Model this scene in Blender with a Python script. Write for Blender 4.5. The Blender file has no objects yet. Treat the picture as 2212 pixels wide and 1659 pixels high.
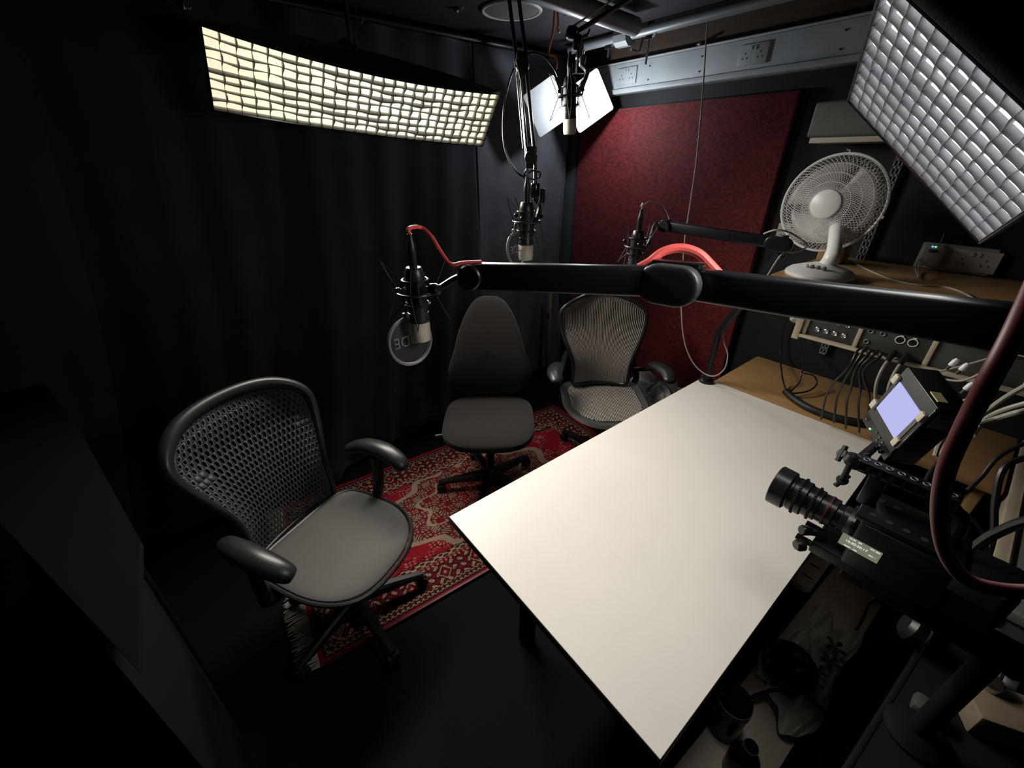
import bpy, bmesh, math, random
import numpy as np
from mathutils import Matrix, Vector, Euler

random.seed(7)
rng = np.random.default_rng(7)
S = bpy.context.scene
COL = S.collection
PI = math.pi

# ------------------------------------------------------------------ camera
FPX, CX, CY = 882.5, 1106.0, 829.5
CAMP = Vector((0, 0, 1.76))
RT = Vector((0.625, 0.781, 0.003)).normalized()
FW = Vector((-0.685, 0.550, -0.479)).normalized()
RT = (RT - FW * RT.dot(FW)).normalized()
UP = RT.cross(FW).normalized()
camd = bpy.data.cameras.new('camera')
camd.sensor_width = 36.0
camd.lens = 36.0 * FPX / 2212.0
camd.clip_start = 0.02
cam = bpy.data.objects.new('camera', camd)
cam.matrix_world = Matrix(((RT.x, UP.x, -FW.x, CAMP.x), (RT.y, UP.y, -FW.y, CAMP.y), (RT.z, UP.z, -FW.z, CAMP.z), (0, 0, 0, 1)))
COL.objects.link(cam)
S.camera = cam


def ray(x, y):
    return RT * ((x - CX) / FPX) + UP * (-(y - CY) / FPX) + FW


def PD(x, y, d):                     # a pixel and a distance -> point
    return CAMP + ray(x, y) * d


def PZ(x, y, z):
    r = ray(x, y)
    return CAMP + r * ((z - CAMP.z) / r.z)


def PY(x, y, Y):
    r = ray(x, y)
    return CAMP + r * (Y / r.y)


def PX(x, y, X):
    r = ray(x, y)
    return CAMP + r * (X / r.x)


# ------------------------------------------------------------------ world, exposure, lamps
w = bpy.data.worlds.new('world')
S.world = w
w.use_nodes = True
w.node_tree.nodes['Background'].inputs[0].default_value = (0.5, 0.55, 0.7, 1)
w.node_tree.nodes['Background'].inputs[1].default_value = 0.0
S.view_settings.view_transform = 'Standard'
S.view_settings.look = 'None'
S.view_settings.exposure = 0.0
S.view_settings.gamma = 1.0
S.view_settings.use_curve_mapping = False
S.cycles.use_denoising = True
S.cycles.max_bounces = 6
S.cycles.diffuse_bounces = 3
S.cycles.transparent_max_bounces = 16
S.cycles.sample_clamp_indirect = 4.0

# softbox quads (front rim corners, metres)
SBL = [Vector(p) for p in ((-1.972, 0.285, 2.143), (-1.945, 1.481, 2.048), (-2.091, 1.467, 1.830), (-2.117, 0.271, 1.925))]
KR = 0.46
SBR = [CAMP + (Vector(p) - CAMP) * KR for p in ((-0.627, 2.033, 1.954), (-0.128, 1.981, 1.540), (0.001, 1.535, 1.751), (-0.497, 1.587, 2.165))]


def area_lamp(name, quad, power, color, off=0.012, spread=110, shrink=0.96):
    c = sum(quad, Vector()) / 4
    ax = (quad[1] - quad[0])
    ay = (quad[3] - quad[0])
    n = ax.cross(ay).normalized()
    if n.dot(Vector((0.0, 0.0, 1.2)) - c) < 0:
        n = -n
    L, Wd = ax.length, ay.length
    z = -n
    x = ax.normalized()
    y = z.cross(x).normalized()
    x = y.cross(z)
    ld = bpy.data.lights.new(name, 'AREA')
    ld.shape = 'RECTANGLE'
    ld.size = L * shrink
    ld.size_y = Wd * shrink
    ld.energy = power
    ld.color = color
    ld.spread = math.radians(spread)
    o = bpy.data.objects.new(name, ld)
    p = c + n * off
    o.matrix_world = Matrix(((x.x, y.x, z.x, p.x), (x.y, y.y, z.y, p.y), (x.z, y.z, z.z, p.z), (0, 0, 0, 1)))
    COL.objects.link(o)
    return n


NL = area_lamp('softbox_lamp', SBL, 26.5, (1.0, 0.94, 0.84), spread=130)
NR = area_lamp('softbox_lamp', SBR, 2.4, (1.0, 0.95, 0.88), spread=150)


# ------------------------------------------------------------------ materials
def mat(name, col, rough=0.5, metal=0.0, spec=0.5, noise=0.0, nscale=40.0, bump=0.0, bscale=300.0, sheen=0.0, coat=0.0, alpha=None, trans=0.0):
    m = bpy.data.materials.new(name)
    m.use_nodes = True
    nt = m.node_tree
    b = nt.nodes['Principled BSDF']
    b.inputs['Base Color'].default_value = (*col, 1)
    b.inputs['Roughness'].default_value = rough
    b.inputs['Metallic'].default_value = metal
    b.inputs['Specular IOR Level'].default_value = spec
    if sheen:
        b.inputs['Sheen Weight'].default_value = sheen
        b.inputs['Sheen Roughness'].default_value = 0.5
    if coat:
        b.inputs['Coat Weight'].default_value = coat
    if alpha is not None:
        b.inputs['Alpha'].default_value = alpha
    if trans:
        b.inputs['Transmission Weight'].default_value = trans
    tc = nt.nodes.new('ShaderNodeTexCoord')
    if noise:
        n = nt.nodes.new('ShaderNodeTexNoise')
        n.inputs['Scale'].default_value = nscale
        n.inputs['Detail'].default_value = 4
        nt.links.new(tc.outputs['Object'], n.inputs['Vector'])
        r = nt.nodes.new('ShaderNodeMapRange')
        r.inputs['From Min'].default_value = 0.25
        r.inputs['From Max'].default_value = 0.75
        r.inputs['To Min'].default_value = 1 - noise
        r.inputs['To Max'].default_value = 1 + noise
        nt.links.new(n.outputs['Fac'], r.inputs['Value'])
        mx = nt.nodes.new('ShaderNodeVectorMath')
        mx.operation = 'SCALE'
        mx.inputs[0].default_value = col
        nt.links.new(r.outputs[0], mx.inputs['Scale'])
        nt.links.new(mx.outputs[0], b.inputs['Base Color'])
    if bump:
        n2 = nt.nodes.new('ShaderNodeTexNoise')
        n2.inputs['Scale'].default_value = bscale
        n2.inputs['Detail'].default_value = 3
        nt.links.new(tc.outputs['Object'], n2.inputs['Vector'])
        bp = nt.nodes.new('ShaderNodeBump')
        bp.inputs['Strength'].default_value = bump
        bp.inputs['Distance'].default_value = 0.002
        nt.links.new(n2.outputs['Fac'], bp.inputs['Height'])
        nt.links.new(bp.outputs[0], b.inputs['Normal'])
    return m


def emit(name, col, strength, base=(0.8, 0.8, 0.8)):
    m = mat(name, base, 0.6)
    b = m.node_tree.nodes['Principled BSDF']
    b.inputs['Emission Color'].default_value = (*col, 1)
    b.inputs['Emission Strength'].default_value = strength
    return m


def wood(name, c1, c2, scale=1.0, axis='X', rough=0.45):
    m = mat(name, c1, rough)
    nt = m.node_tree
    b = nt.nodes['Principled BSDF']
    tc = nt.nodes.new('ShaderNodeTexCoord')
    mp = nt.nodes.new('ShaderNodeMapping')
    sc = {'X': (3, 60, 60), 'Y': (60, 3, 60), 'Z': (60, 60, 3)}[axis]
    mp.inputs['Scale'].default_value = [s * scale for s in sc]
    n = nt.nodes.new('ShaderNodeTexNoise')
    n.inputs['Scale'].default_value = 1.0
    n.inputs['Detail'].default_value = 6
    n.inputs['Distortion'].default_value = 0.6
    cr = nt.nodes.new('ShaderNodeValToRGB')
    cr.color_ramp.elements[0].color = (*c2, 1)
    cr.color_ramp.elements[0].position = 0.3
    cr.color_ramp.elements[1].color = (*c1, 1)
    cr.color_ramp.elements[1].position = 0.65
    nt.links.new(tc.outputs['Object'], mp.inputs['Vector'])
    nt.links.new(mp.outputs[0], n.inputs['Vector'])
    nt.links.new(n.outputs['Fac'], cr.inputs['Fac'])
    nt.links.new(cr.outputs[0], b.inputs['Base Color'])
    return m


M = {}
M['black_plastic'] = mat('black_plastic', (0.012, 0.012, 0.013), 0.38, noise=0.2, bump=0.1, bscale=500)
M['black_gloss'] = mat('black_gloss', (0.008, 0.008, 0.009), 0.18)
M['black_satin'] = mat('black_satin', (0.014, 0.015, 0.017), 0.33, noise=0.15)
M['black_rubber'] = mat('black_rubber', (0.015, 0.015, 0.015), 0.6)
M['black_metal'] = mat('black_metal', (0.03, 0.03, 0.032), 0.3, metal=0.6)
M['arm_paint'] = mat('arm_paint', (0.007, 0.008, 0.011), 0.36, spec=0.35, noise=0.1)
M['dark_paint'] = mat('dark_paint', (0.007, 0.007, 0.0075), 0.7, noise=0.3, nscale=3)
M['ceiling_paint'] = mat('ceiling_paint', (0.013, 0.011, 0.017), 0.8, noise=0.35, nscale=2)
M['deep_black'] = mat('deep_black', (0.003, 0.003, 0.003), 0.8, spec=0.2)
M['bag_grey'] = mat('bag_grey', (0.42, 0.40, 0.39), 0.6, noise=0.2, nscale=20)
M['box_tan'] = mat('box_tan', (0.20, 0.155, 0.105), 0.6, noise=0.1)
M['carpet'] = mat('carpet', (0.005, 0.006, 0.006), 0.95, spec=0.15, noise=0.5, nscale=250, bump=0.5, bscale=400)
M['curtain'] = mat('curtain', (0.030, 0.030, 0.037), 0.9, spec=0.2, noise=0.25, nscale=6, bump=0.25, bscale=700, sheen=0.15)
M['steel'] = mat('steel', (0.55, 0.55, 0.54), 0.3, metal=1.0)
M['chrome'] = mat('chrome', (0.8, 0.8, 0.8), 0.12, metal=1.0)
M['grey_metal'] = mat('grey_metal', (0.25, 0.27, 0.28), 0.45, metal=0.4)
M['white_paint'] = mat('white_paint', (0.42, 0.45, 0.46), 0.5, noise=0.12, nscale=8)
M['white_plastic'] = mat('white_plastic', (0.84, 0.84, 0.84), 0.35)
M['off_white'] = mat('off_white', (0.55, 0.52, 0.46), 0.5)
M['cream'] = mat('cream', (0.60, 0.56, 0.46), 0.6, noise=0.1, nscale=300)
M['table_white'] = mat('table_white', (0.80, 0.77, 0.72), 0.42, spec=0.4, noise=0.03, nscale=4)
M['red_cable'] = mat('red_cable', (0.80, 0.115, 0.105), 0.45)
M['dark_red_cable'] = mat('dark_red_cable', (0.095, 0.006, 0.011), 0.5)
M['grey_cable'] = mat('grey_cable', (0.32, 0.30, 0.29), 0.5)
M['white_cable'] = mat('white_cable', (0.33, 0.31, 0.265), 0.5)
M['black_cable'] = mat('black_cable', (0.012, 0.012, 0.012), 0.4)
M['orange_cord'] = mat('orange_cord', (0.95, 0.33, 0.12), 0.6, noise=0.2, nscale=200)
M['grid_fabric'] = mat('grid_fabric', (0.40, 0.39, 0.38), 0.9, noise=0.08, nscale=120)
M['grid_cool'] = mat('grid_cool', (0.30, 0.31, 0.335), 0.9, noise=0.08, nscale=120)
M['softbox_fabric'] = mat('softbox_fabric', (0.012, 0.012, 0.012), 0.8, bump=0.2, bscale=400)
M['glow_warm'] = emit('glow_warm', (1.0, 0.90, 0.60), 1.12)


def hotspot(name, c0, c1, s0, s1, centre, radius):
    m = emit(name, c0, 1.0)
    nt = m.node_tree
    b = nt.nodes['Principled BSDF']
    tc = nt.nodes.new('ShaderNodeTexCoord')
    mp = nt.nodes.new('ShaderNodeMapping')
    mp.vector_type = 'TEXTURE'
    mp.inputs['Location'].default_value = centre
    mp.inputs['Scale'].default_value = radius
    g = nt.nodes.new('ShaderNodeTexGradient')
    g.gradient_type = 'SPHERICAL'
    nt.links.new(tc.outputs['Object'], mp.inputs['Vector'])
    nt.links.new(mp.outputs[0], g.inputs['Vector'])
    r = nt.nodes.new('ShaderNodeValToRGB')
    r.color_ramp.elements[0].color = (*c1, 1)
    r.color_ramp.elements[1].color = (*c0, 1)
    r.color_ramp.elements[1].position = 0.8
    nt.links.new(g.outputs['Fac'], r.inputs['Fac'])
    nt.links.new(r.outputs[0], b.inputs['Emission Color'])
    q = nt.nodes.new('ShaderNodeMapRange')
    q.inputs['To Min'].default_value = s1
    q.inputs['To Max'].default_value = s0
    nt.links.new(g.outputs['Fac'], q.inputs['Value'])
    nt.links.new(q.outputs[0], b.inputs['Emission Strength'])
    return m


M['glow_warm'] = hotspot('glow_warm', (1.0, 0.98, 0.74), (1.0, 0.86, 0.60), 1.30, 0.85, (0.74, 0.13, 0.0), (0.85, 0.6, 0.6))
M['glow_cool'] = emit('glow_cool', (1.0, 1.0, 0.97), 1.5)
M['led_face'] = emit('led_face', (0.88, 0.95, 1.0), 9.0)
M['beech'] = wood('beech', (0.40, 0.235, 0.10), (0.33, 0.185, 0.075), 1.0, 'X')
M['pale_top'] = wood('pale_top', (0.80, 0.70, 0.58), (0.72, 0.62, 0.50), 1.0, 'Y')
M['pale_wood'] = wood('pale_wood', (0.55, 0.47, 0.36), (0.46, 0.38, 0.28), 1.0, 'Y')
M['dark_wood'] = wood('dark_wood', (0.075, 0.05, 0.032), (0.05, 0.033, 0.022), 1.0, 'X')
M['batten_wood'] = wood('batten_wood', (0.42, 0.34, 0.25), (0.34, 0.27, 0.2), 1.0, 'Z')
M['chair_leather'] = mat('chair_leather', (0.020, 0.020, 0.021), 0.36, noise=0.15, nscale=30, bump=0.12, bscale=250)
M['mesh_back'] = mat('mesh_back', (0.060, 0.062, 0.066), 0.58, noise=0.1)
M['seat_grey'] = mat('seat_grey', (0.085, 0.083, 0.076), 0.6, noise=0.12, nscale=400, bump=0.3, bscale=900)
M['task_fabric'] = mat('task_fabric', (0.022, 0.0195, 0.019), 0.9, spec=0.2, noise=0.25, nscale=500, bump=0.4, bscale=700, sheen=0.1)
M['rib_grey'] = mat('rib_grey', (0.36, 0.325, 0.285), 0.6, noise=0.3, nscale=220)
M['membrane'] = mat('membrane', (0.035, 0.032, 0.03), 0.8)
M['grille'] = mat('grille', (0.62, 0.58, 0.5), 0.35, metal=0.85, noise=0.3, nscale=500, bump=0.8, bscale=1100)
M['mic_body'] = mat('mic_body', (0.022, 0.021, 0.022), 0.36, metal=0.2)
M['pop_mesh'] = mat('pop_mesh', (0.05, 0.05, 0.053), 0.5, alpha=0.55)
M['pop_rim'] = mat('pop_rim', (0.20, 0.20, 0.20), 0.4)
M['emblem_grey'] = mat('emblem_grey', (0.16, 0.16, 0.165), 0.5)
M['screen'] = emit('screen', (0.46, 0.47, 0.83), 0.98, (0.02, 0.02, 0.03))
M['display'] = emit('display', (0.30, 0.30, 0.22), 0.55, (0.02, 0.02, 0.02))
M['display_text'] = emit('display_text', (1.0, 1.0, 0.9), 1.0, (0.1, 0.1, 0.1))
M['green_led'] = emit('green_led', (0.2, 1.0, 0.2), 1.2)
M['blue_led'] = emit('blue_led', (0.2, 0.4, 1.0), 1.6)
M['lens_glass'] = mat('lens_glass', (0.01, 0.01, 0.015), 0.05, coat=1.0)
M['dark_grey'] = mat('dark_grey', (0.05, 0.05, 0.048), 0.6, noise=0.15)
M['mid_grey'] = mat('mid_grey', (0.13, 0.13, 0.125), 0.6, noise=0.15, nscale=6)
M['board_grey'] = mat('board_grey', (0.0035, 0.0035, 0.0033), 0.95, spec=0.1, noise=0.15, nscale=4)
M['plastic_bag'] = mat('plastic_bag', (0.70, 0.72, 0.66), 0.3, noise=0.2, nscale=14, alpha=0.85)
M['tube_black'] = mat('tube_black', (0.010, 0.010, 0.010), 0.55)
M['acoustic_dark'] = mat('acoustic_dark', (0.055, 0.062, 0.064), 0.9, noise=0.35, nscale=180, bump=0.5, bscale=300)
M['sock_dark'] = mat('sock_dark', (0.03, 0.03, 0.03), 0.6)
M['fan_mesh'] = mat('fan_mesh', (0.84, 0.84, 0.84), 0.3, spec=0.5)
M['fan_blade'] = mat('fan_blade', (0.50, 0.49, 0.48), 0.4)
M['yellow_tape'] = mat('yellow_tape', (0.65, 0.58, 0.34), 0.7)
M['red_mark'] = mat('red_mark', (0.16, 0.02, 0.02), 0.5)


def damask():
    m = mat('damask', (0.1, 0.01, 0.012), 0.75, sheen=0.1)
    nt = m.node_tree
    b = nt.nodes['Principled BSDF']
    tc = nt.nodes.new('ShaderNodeTexCoord')
    wn = nt.nodes.new('ShaderNodeTexNoise')
    wn.inputs['Scale'].default_value = 8
    wn.inputs['Detail'].default_value = 2
    vm = nt.nodes.new('ShaderNodeVectorMath')
    vm.operation = 'MULTIPLY_ADD'
    vm.inputs[1].default_value = (0.16, 0.16, 0.16)
    nt.links.new(tc.outputs['Object'], wn.inputs['Vector'])
    nt.links.new(wn.outputs['Color'], vm.inputs[0])
    nt.links.new(tc.outputs['Object'], vm.inputs[2])
    wv = nt.nodes.new('ShaderNodeTexWave')
    wv.wave_type = 'RINGS'
    wv.inputs['Scale'].default_value = 13
    wv.inputs['Distortion'].default_value = 9
    wv.inputs['Detail'].default_value = 3
    wv.inputs['Detail Scale'].default_value = 2.2
    nt.links.new(vm.outputs[0], wv.inputs['Vector'])
    cr = nt.nodes.new('ShaderNodeValToRGB')
    cr.color_ramp.elements[0].position = 0.30
    cr.color_ramp.elements[0].color = (0.115, 0.0072, 0.0085, 1)
    cr.color_ramp.elements[1].position = 0.55
    cr.color_ramp.elements[1].color = (0.205, 0.0135, 0.0165, 1)
    nt.links.new(wv.outputs['Fac'], cr.inputs['Fac'])
    nt.links.new(cr.outputs[0], b.inputs['Base Color'])
    bp = nt.nodes.new('ShaderNodeBump')
    bp.inputs['Strength'].default_value = 0.25
    bp.inputs['Distance'].default_value = 0.002
    nt.links.new(wv.outputs['Fac'], bp.inputs['Height'])
    nt.links.new(bp.outputs[0], b.inputs['Normal'])
    return m


M['damask'] = damask()


# ------------------------------------------------------------------ mesh helpers
def basis(z, up=Vector((0, 0, 1)), loc=(0, 0, 0)):
    z = Vector(z).normalized()
    up = Vector(up)
    x = up.cross(z)
    if x.length < 1e-5:
        x = Vector((1, 0, 0)).cross(z)
        if x.length < 1e-5:
            x = Vector((0, 1, 0))
    x.normalize()
    y = z.cross(x)
    return Matrix(((x.x, y.x, z.x, loc[0]), (x.y, y.y, z.y, loc[1]), (x.z, y.z, z.z, loc[2]), (0, 0, 0, 1)))


def axes(x, y, z, loc):
    return Matrix(((x[0], y[0], z[0], loc[0]), (x[1], y[1], z[1], loc[1]), (x[2], y[2], z[2], loc[2]), (0, 0, 0, 1)))


def T(x, y, z):
    return Matrix.Translation((x, y, z))


def RZ(a):
    return Matrix.Rotation(a, 4, 'Z')


def cr(pts, n=6, closed=False):      # Catmull-Rom through the points
    P = [Vector(p) for p in pts]
    out = []
    N = len(P)
    rng_ = range(N) if closed else range(N - 1)
    for i in rng_:
        if closed:
            p0, p1, p2, p3 = P[(i - 1) % N], P[i], P[(i + 1) % N], P[(i + 2) % N]
        else:
            p0, p1, p2, p3 = P[max(i - 1, 0)], P[i], P[i + 1], P[min(i + 2, N - 1)]
        for k in range(n):
            t = k / n
            out.append(0.5 * ((2 * p1) + (-p0 + p2) * t + (2 * p0 - 5 * p1 + 4 * p2 - p3) * t * t + (-p0 + 3 * p1 - 3 * p2 + p3) * t ** 3))
    if not closed:
        out.append(P[-1])
    return out


class MB:
    def __init__(s):
        s.v = []
        s.f = []

    def add(s, vs, fs, m=None):
        o = len(s.v)
        for p in vs:
            p = Vector(p)
            s.v.append(m @ p if m is not None else p)
        s.f += [tuple(o + i for i in f) for f in fs]
        return s

    def box(s, c, size, m=None, bev=0.0, seg=2):
        if bev <= 0:
            x, y, z = [a / 2 for a in size]
            vs = [(c[0] + i * x, c[1] + j * y, c[2] + k * z) for i in (-1, 1) for j in (-1, 1) for k in (-1, 1)]
            fs = [(0, 1, 3, 2), (4, 6, 7, 5), (0, 4, 5, 1), (2, 3, 7, 6), (0, 2, 6, 4), (1, 5, 7, 3)]
            return s.add(vs, fs, m)
        b = bmesh.new()
        bmesh.ops.create_cube(b, size=1)
        for v in b.verts:
            v.co = Vector((v.co.x * size[0], v.co.y * size[1], v.co.z * size[2]))
        bmesh.ops.bevel(b, geom=list(b.edges), offset=min(bev, min(size) * 0.49), segments=seg, affect='EDGES', profile=0.5)
        b.verts.index_update()
        vs = [v.co + Vector(c) for v in b.verts]
        fs = [tuple(v.index for v in f.verts) for f in b.faces]
        b.free()
        return s.add(vs, fs, m)

    def tube(s, pts, r, seg=8, closed=False, m=None, cap=True, flat=1.0):
        P = [Vector(p) for p in pts]
        N = len(P)
        rr = r if isinstance(r, (list, tuple)) else [r] * N
        vs, fs = [], []
        tprev = None
        for i in range(N):
            if closed:
                t = (P[(i + 1) % N] - P[i - 1])
            else:
                t = P[min(i + 1, N - 1)] - P[max(i - 1, 0)]
            if t.length < 1e-9:
                t = Vector((0, 0, 1))
            t.normalize()
            if tprev is None:
                a = Vector((0, 0, 1)) if abs(t.z) < 0.9 else Vector((1, 0, 0))
                n = (a - t * a.dot(t)).normalized()
            else:
                n = (n - t * n.dot(t))
                if n.length < 1e-6:
                    n = t.orthogonal()
                n.normalize()
            bn = t.cross(n)
            tprev = t
            for k in range(seg):
                a = 2 * PI * k / seg
                vs.append(P[i] + n * (math.cos(a) * rr[i] * flat) + bn * (math.sin(a) * rr[i]))
        M_ = N if closed else N - 1
        for i in range(M_):
            j = (i + 1) % N
            for k in range(seg):
                l = (k + 1) % seg
                fs.append((i * seg + k, i * seg + l, j * seg + l, j * seg + k))
        if not closed and cap:
            fs.append(tuple(range(seg - 1, -1, -1)))
            fs.append(tuple((N - 1) * seg + k for k in range(seg)))
        return s.add(vs, fs, m)

    def lathe(s, prof, m=None, seg=24):
        vs, fs = [], []
        n = len(prof)
        for r, z in prof:
            for k in range(seg):
                a = 2 * PI * k / seg
                vs.append((r * math.cos(a), r * math.sin(a), z))
        for i in range(n - 1):
            for k in range(seg):
                l = (k + 1) % seg
                fs.append((i * seg + k, i * seg + l, (i + 1) * seg + l, (i + 1) * seg + k))
        if prof[0][0] > 1e-6:
            fs.append(tuple(range(seg - 1, -1, -1)))
        if prof[-1][0] > 1e-6:
            fs.append(tuple((n - 1) * seg + k for k in range(seg)))
        return s.add(vs, fs, m)

    def cyl(s, a, b, r, seg=16, r2=None):
        a, b = Vector(a), Vector(b)
        return s.lathe([(r, 0), (r if r2 is None else r2, (b - a).length)], basis(b - a, loc=a), seg)

    def prism(s, poly, h, m=None, z0=0.0):
        n = len(poly)
        vs = [(p[0], p[1], z0) for p in poly] + [(p[0], p[1], z0 + h) for p in poly]
        fs = [tuple(range(n - 1, -1, -1)), tuple(range(n, 2 * n))]
        for i in range(n):
            j = (i + 1) % n
            fs.append((i, j, n + j, n + i))
        return s.add(vs, fs, m)

    def ring(s, R, r, m=None, seg=32, rs=8):
        pts = [(R * math.cos(2 * PI * i / seg), R * math.sin(2 * PI * i / seg), 0) for i in range(seg)]
        return s.tube(pts, r, rs, True, m)

    def grid(s, fn, nu, nv, m=None, closed_u=False):
        vs = [fn(i / nu, j / nv) for i in range(nu + (0 if closed_u else 1)) for j in range(nv + 1)]
        fs = []
        U = nu
        for i in range(U):
            i2 = (i + 1) % nu if closed_u else i + 1
            for j in range(nv):
                fs.append((i * (nv + 1) + j, i2 * (nv + 1) + j, i2 * (nv + 1) + j + 1, i * (nv + 1) + j + 1))
        return s.add(vs, fs, m)

    def build(s, name, mt, parent=None, world=False, smooth=True, solid=0.0, sub=0, angle=35, offset=0.0):
        me = bpy.data.meshes.new(name)
        V = s.v
        if world and parent is not None:
            inv = wm(parent).inverted()
            V = [inv @ p for p in V]
        me.from_pydata([tuple(p) for p in V], [], s.f)
        me.materials.append(M[mt] if isinstance(mt, str) else mt)
        b = bmesh.new()
        b.from_mesh(me)
        bmesh.ops.recalc_face_normals(b, faces=b.faces)
        b.to_mesh(me)
        b.free()
        if smooth:
            me.shade_smooth()
            me.set_sharp_from_angle(angle=math.radians(angle))
        o = bpy.data.objects.new(name, me)
        COL.objects.link(o)
        if parent is not None:
            o.parent = parent
        if sub:
            md = o.modifiers.new('subdivision', 'SUBSURF')
            md.levels = md.render_levels = sub
        if solid:
            md = o.modifiers.new('thickness', 'SOLIDIFY')
            md.thickness = solid
            md.offset = offset
        return o


def wm(o):
    m = o.matrix_basis.copy()
    p = o.parent
    while p is not None:
        m = p.matrix_basis @ m
        p = p.parent
    return m


def tag(o, label, cat, group=None, kind=None):
    if label:
        o['label'] = label
    if cat:
        o['category'] = cat
    if group:
        o['group'] = group
    if kind:
        o['kind'] = kind
    return o


def thing(name, label, cat, loc=(0, 0, 0), rotz=0.0, group=None, matrix=None):
    o = bpy.data.objects.new(name, None)
    o.empty_display_size = 0.05
    if matrix is not None:
        o.matrix_basis = matrix
    else:
        o.location = loc
        o.rotation_euler = (0, 0, rotz)
        o.matrix_basis = T(*loc) @ RZ(rotz)
    COL.objects.link(o)
    return tag(o, label, cat, group)


def struct(o):
    o['kind'] = 'structure'
    return o


def cable(name, label, pts, r, mt, group=None, n=8, seg=8, cat='cable'):
    o = MB().tube(cr(pts, n), r, seg).build(name, mt)
    return tag(o, label, cat, group)


# ================================================================== SETTING
XL, XR, YB, YF, ZC = -2.62, 1.5, 2.62, -1.6, 2.42
struct(MB().box(((XL + XR) / 2, (YB + YF) / 2, -0.05), (XR - XL + 0.4, YB - YF + 0.4, 0.1)).build('floor', 'carpet'))
struct(MB().box(((XL + XR) / 2, (YB + YF) / 2, ZC + 0.05), (XR - XL + 0.4, YB - YF + 0.4, 0.1)).build('ceiling', 'ceiling_paint'))
struct(MB().box((XL - 0.05, (YB + YF) / 2, ZC / 2), (0.1, YB - YF + 0.2, ZC)).build('wall_left', 'dark_paint'))
struct(MB().box((XR + 0.05, (YB + YF) / 2, ZC / 2), (0.1, YB - YF + 0.2, ZC)).build('wall_right', 'dark_paint'))
struct(MB().box(((XL + XR) / 2, YB + 0.05, ZC / 2), (XR - XL, 0.1, ZC)).build('wall_back', 'dark_paint'))
struct(MB().box(((XL + XR) / 2, YF - 0.05, ZC / 2), (XR - XL, 0.1, ZC)).build('wall_front', 'dark_paint'))

# cable trunking along the back wall: body, lower lip, socket plates, screws
trk = struct(MB().box((-0.45, 2.585, 2.235), (3.9, 0.07, 0.13), bev=0.006).build('trim_1', 'white_paint'))
MB().box((-0.45, 2.575, 2.155), (3.9, 0.09, 0.028), bev=0.005).build('lower_lip', 'white_paint', trk)
MB().box((-0.45, 2.583, 2.306), (3.9, 0.074, 0.010), bev=0.003).build('upper_lip', 'white_paint', trk)


def socket_plate(x, z, y, parent, w_=0.146, h_=0.086, name='socket_plate', mt='white_paint'):
    p = MB().box((x, y, z), (w_, 0.010, h_), bev=0.003).build(name, mt, parent)
    hb = MB()
    for sx in (-0.037, 0.037):
        for dx, dz in ((0, 0.012), (-0.011, -0.008), (0.011, -0.008)):
            hb.box((x + sx + dx, y - 0.0055, z + dz - 0.006), (0.004, 0.002, 0.007))
    hb.build('pin_hole', 'sock_dark', p)
    rb = MB()
    for sx in (-0.010, 0.010):
        rb.box((x + sx, y - 0.007, z + 0.025), (0.009, 0.006, 0.016), bev=0.001)
    rb.build('rocker_switch', mt, p)
    return p


socket_plate(-2.03, 2.232, 2.546, trk)
socket_plate(-1.26, 2.232, 2.546, trk)
for i in range(7):
    xx = -2.2 + i * 0.33
    for zz in (2.262, 2.196):
        MB().cyl((xx, 2.550, zz), (xx, 2.546, zz), 0.004, 8).build('screw', 'sock_dark', trk)
struct(MB().box((-0.5, 2.605, 2.366), (4.0, 0.03, 0.105)).build('trim_2', 'dark_wood'))

# dark acoustic panel standing in the corner, left of the red one
ap = MB()
ap.box((-2.525, 2.585, 1.0), (0.155, 0.06, 1.92), bev=0.008)
tag(ap.build('acoustic_panel', 'acoustic_dark'), 'narrow dark grey acoustic panel standing in the corner beside the red panel', 'panel')

# red damask acoustic panel
rp = MB().box((-1.715, 2.595, 1.09), (1.42, 0.05, 1.95), bev=0.008).build('fabric_panel', 'damask')
tag(rp, 'large red damask patterned fabric acoustic panel hung on the back wall', 'panel')
MB().box((-1.715, 2.602, 1.09), (1.436, 0.034, 1.966), bev=0.004).build('frame', 'black_satin', rp)


# black curtain along the left wall, folded and swept out at the foot
def curtain_fn(y0, y1, amp, seed, bulge):
    ph = np.random.default_rng(seed).uniform(0, 6.28, 8)

    def fn(u, t):
        y = y0 + (y1 - y0) * u
        z = 0.012 + (2.36 - 0.012) * t
        d = (1 - t)
        yy = y + 0.34 * d * d            # folds sweep sideways towards the foot
        f = 0.35 * math.sin(yy * 9 + ph[0]) + 0.3 * math.sin(yy * 17 + ph[1] + 1.2 * d) + 0.2 * math.sin(yy * 31 + ph[2])
        big = max(0, math.sin(yy * 4.2 + ph[3] + 1.5 * d)) ** 3
        x = -2.50 + amp * f * (0.35 + 0.75 * d) + bulge * (0.7 * d ** 3 + 0.5 * big * d * d)
        return (x, y, z)
    return fn


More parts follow.
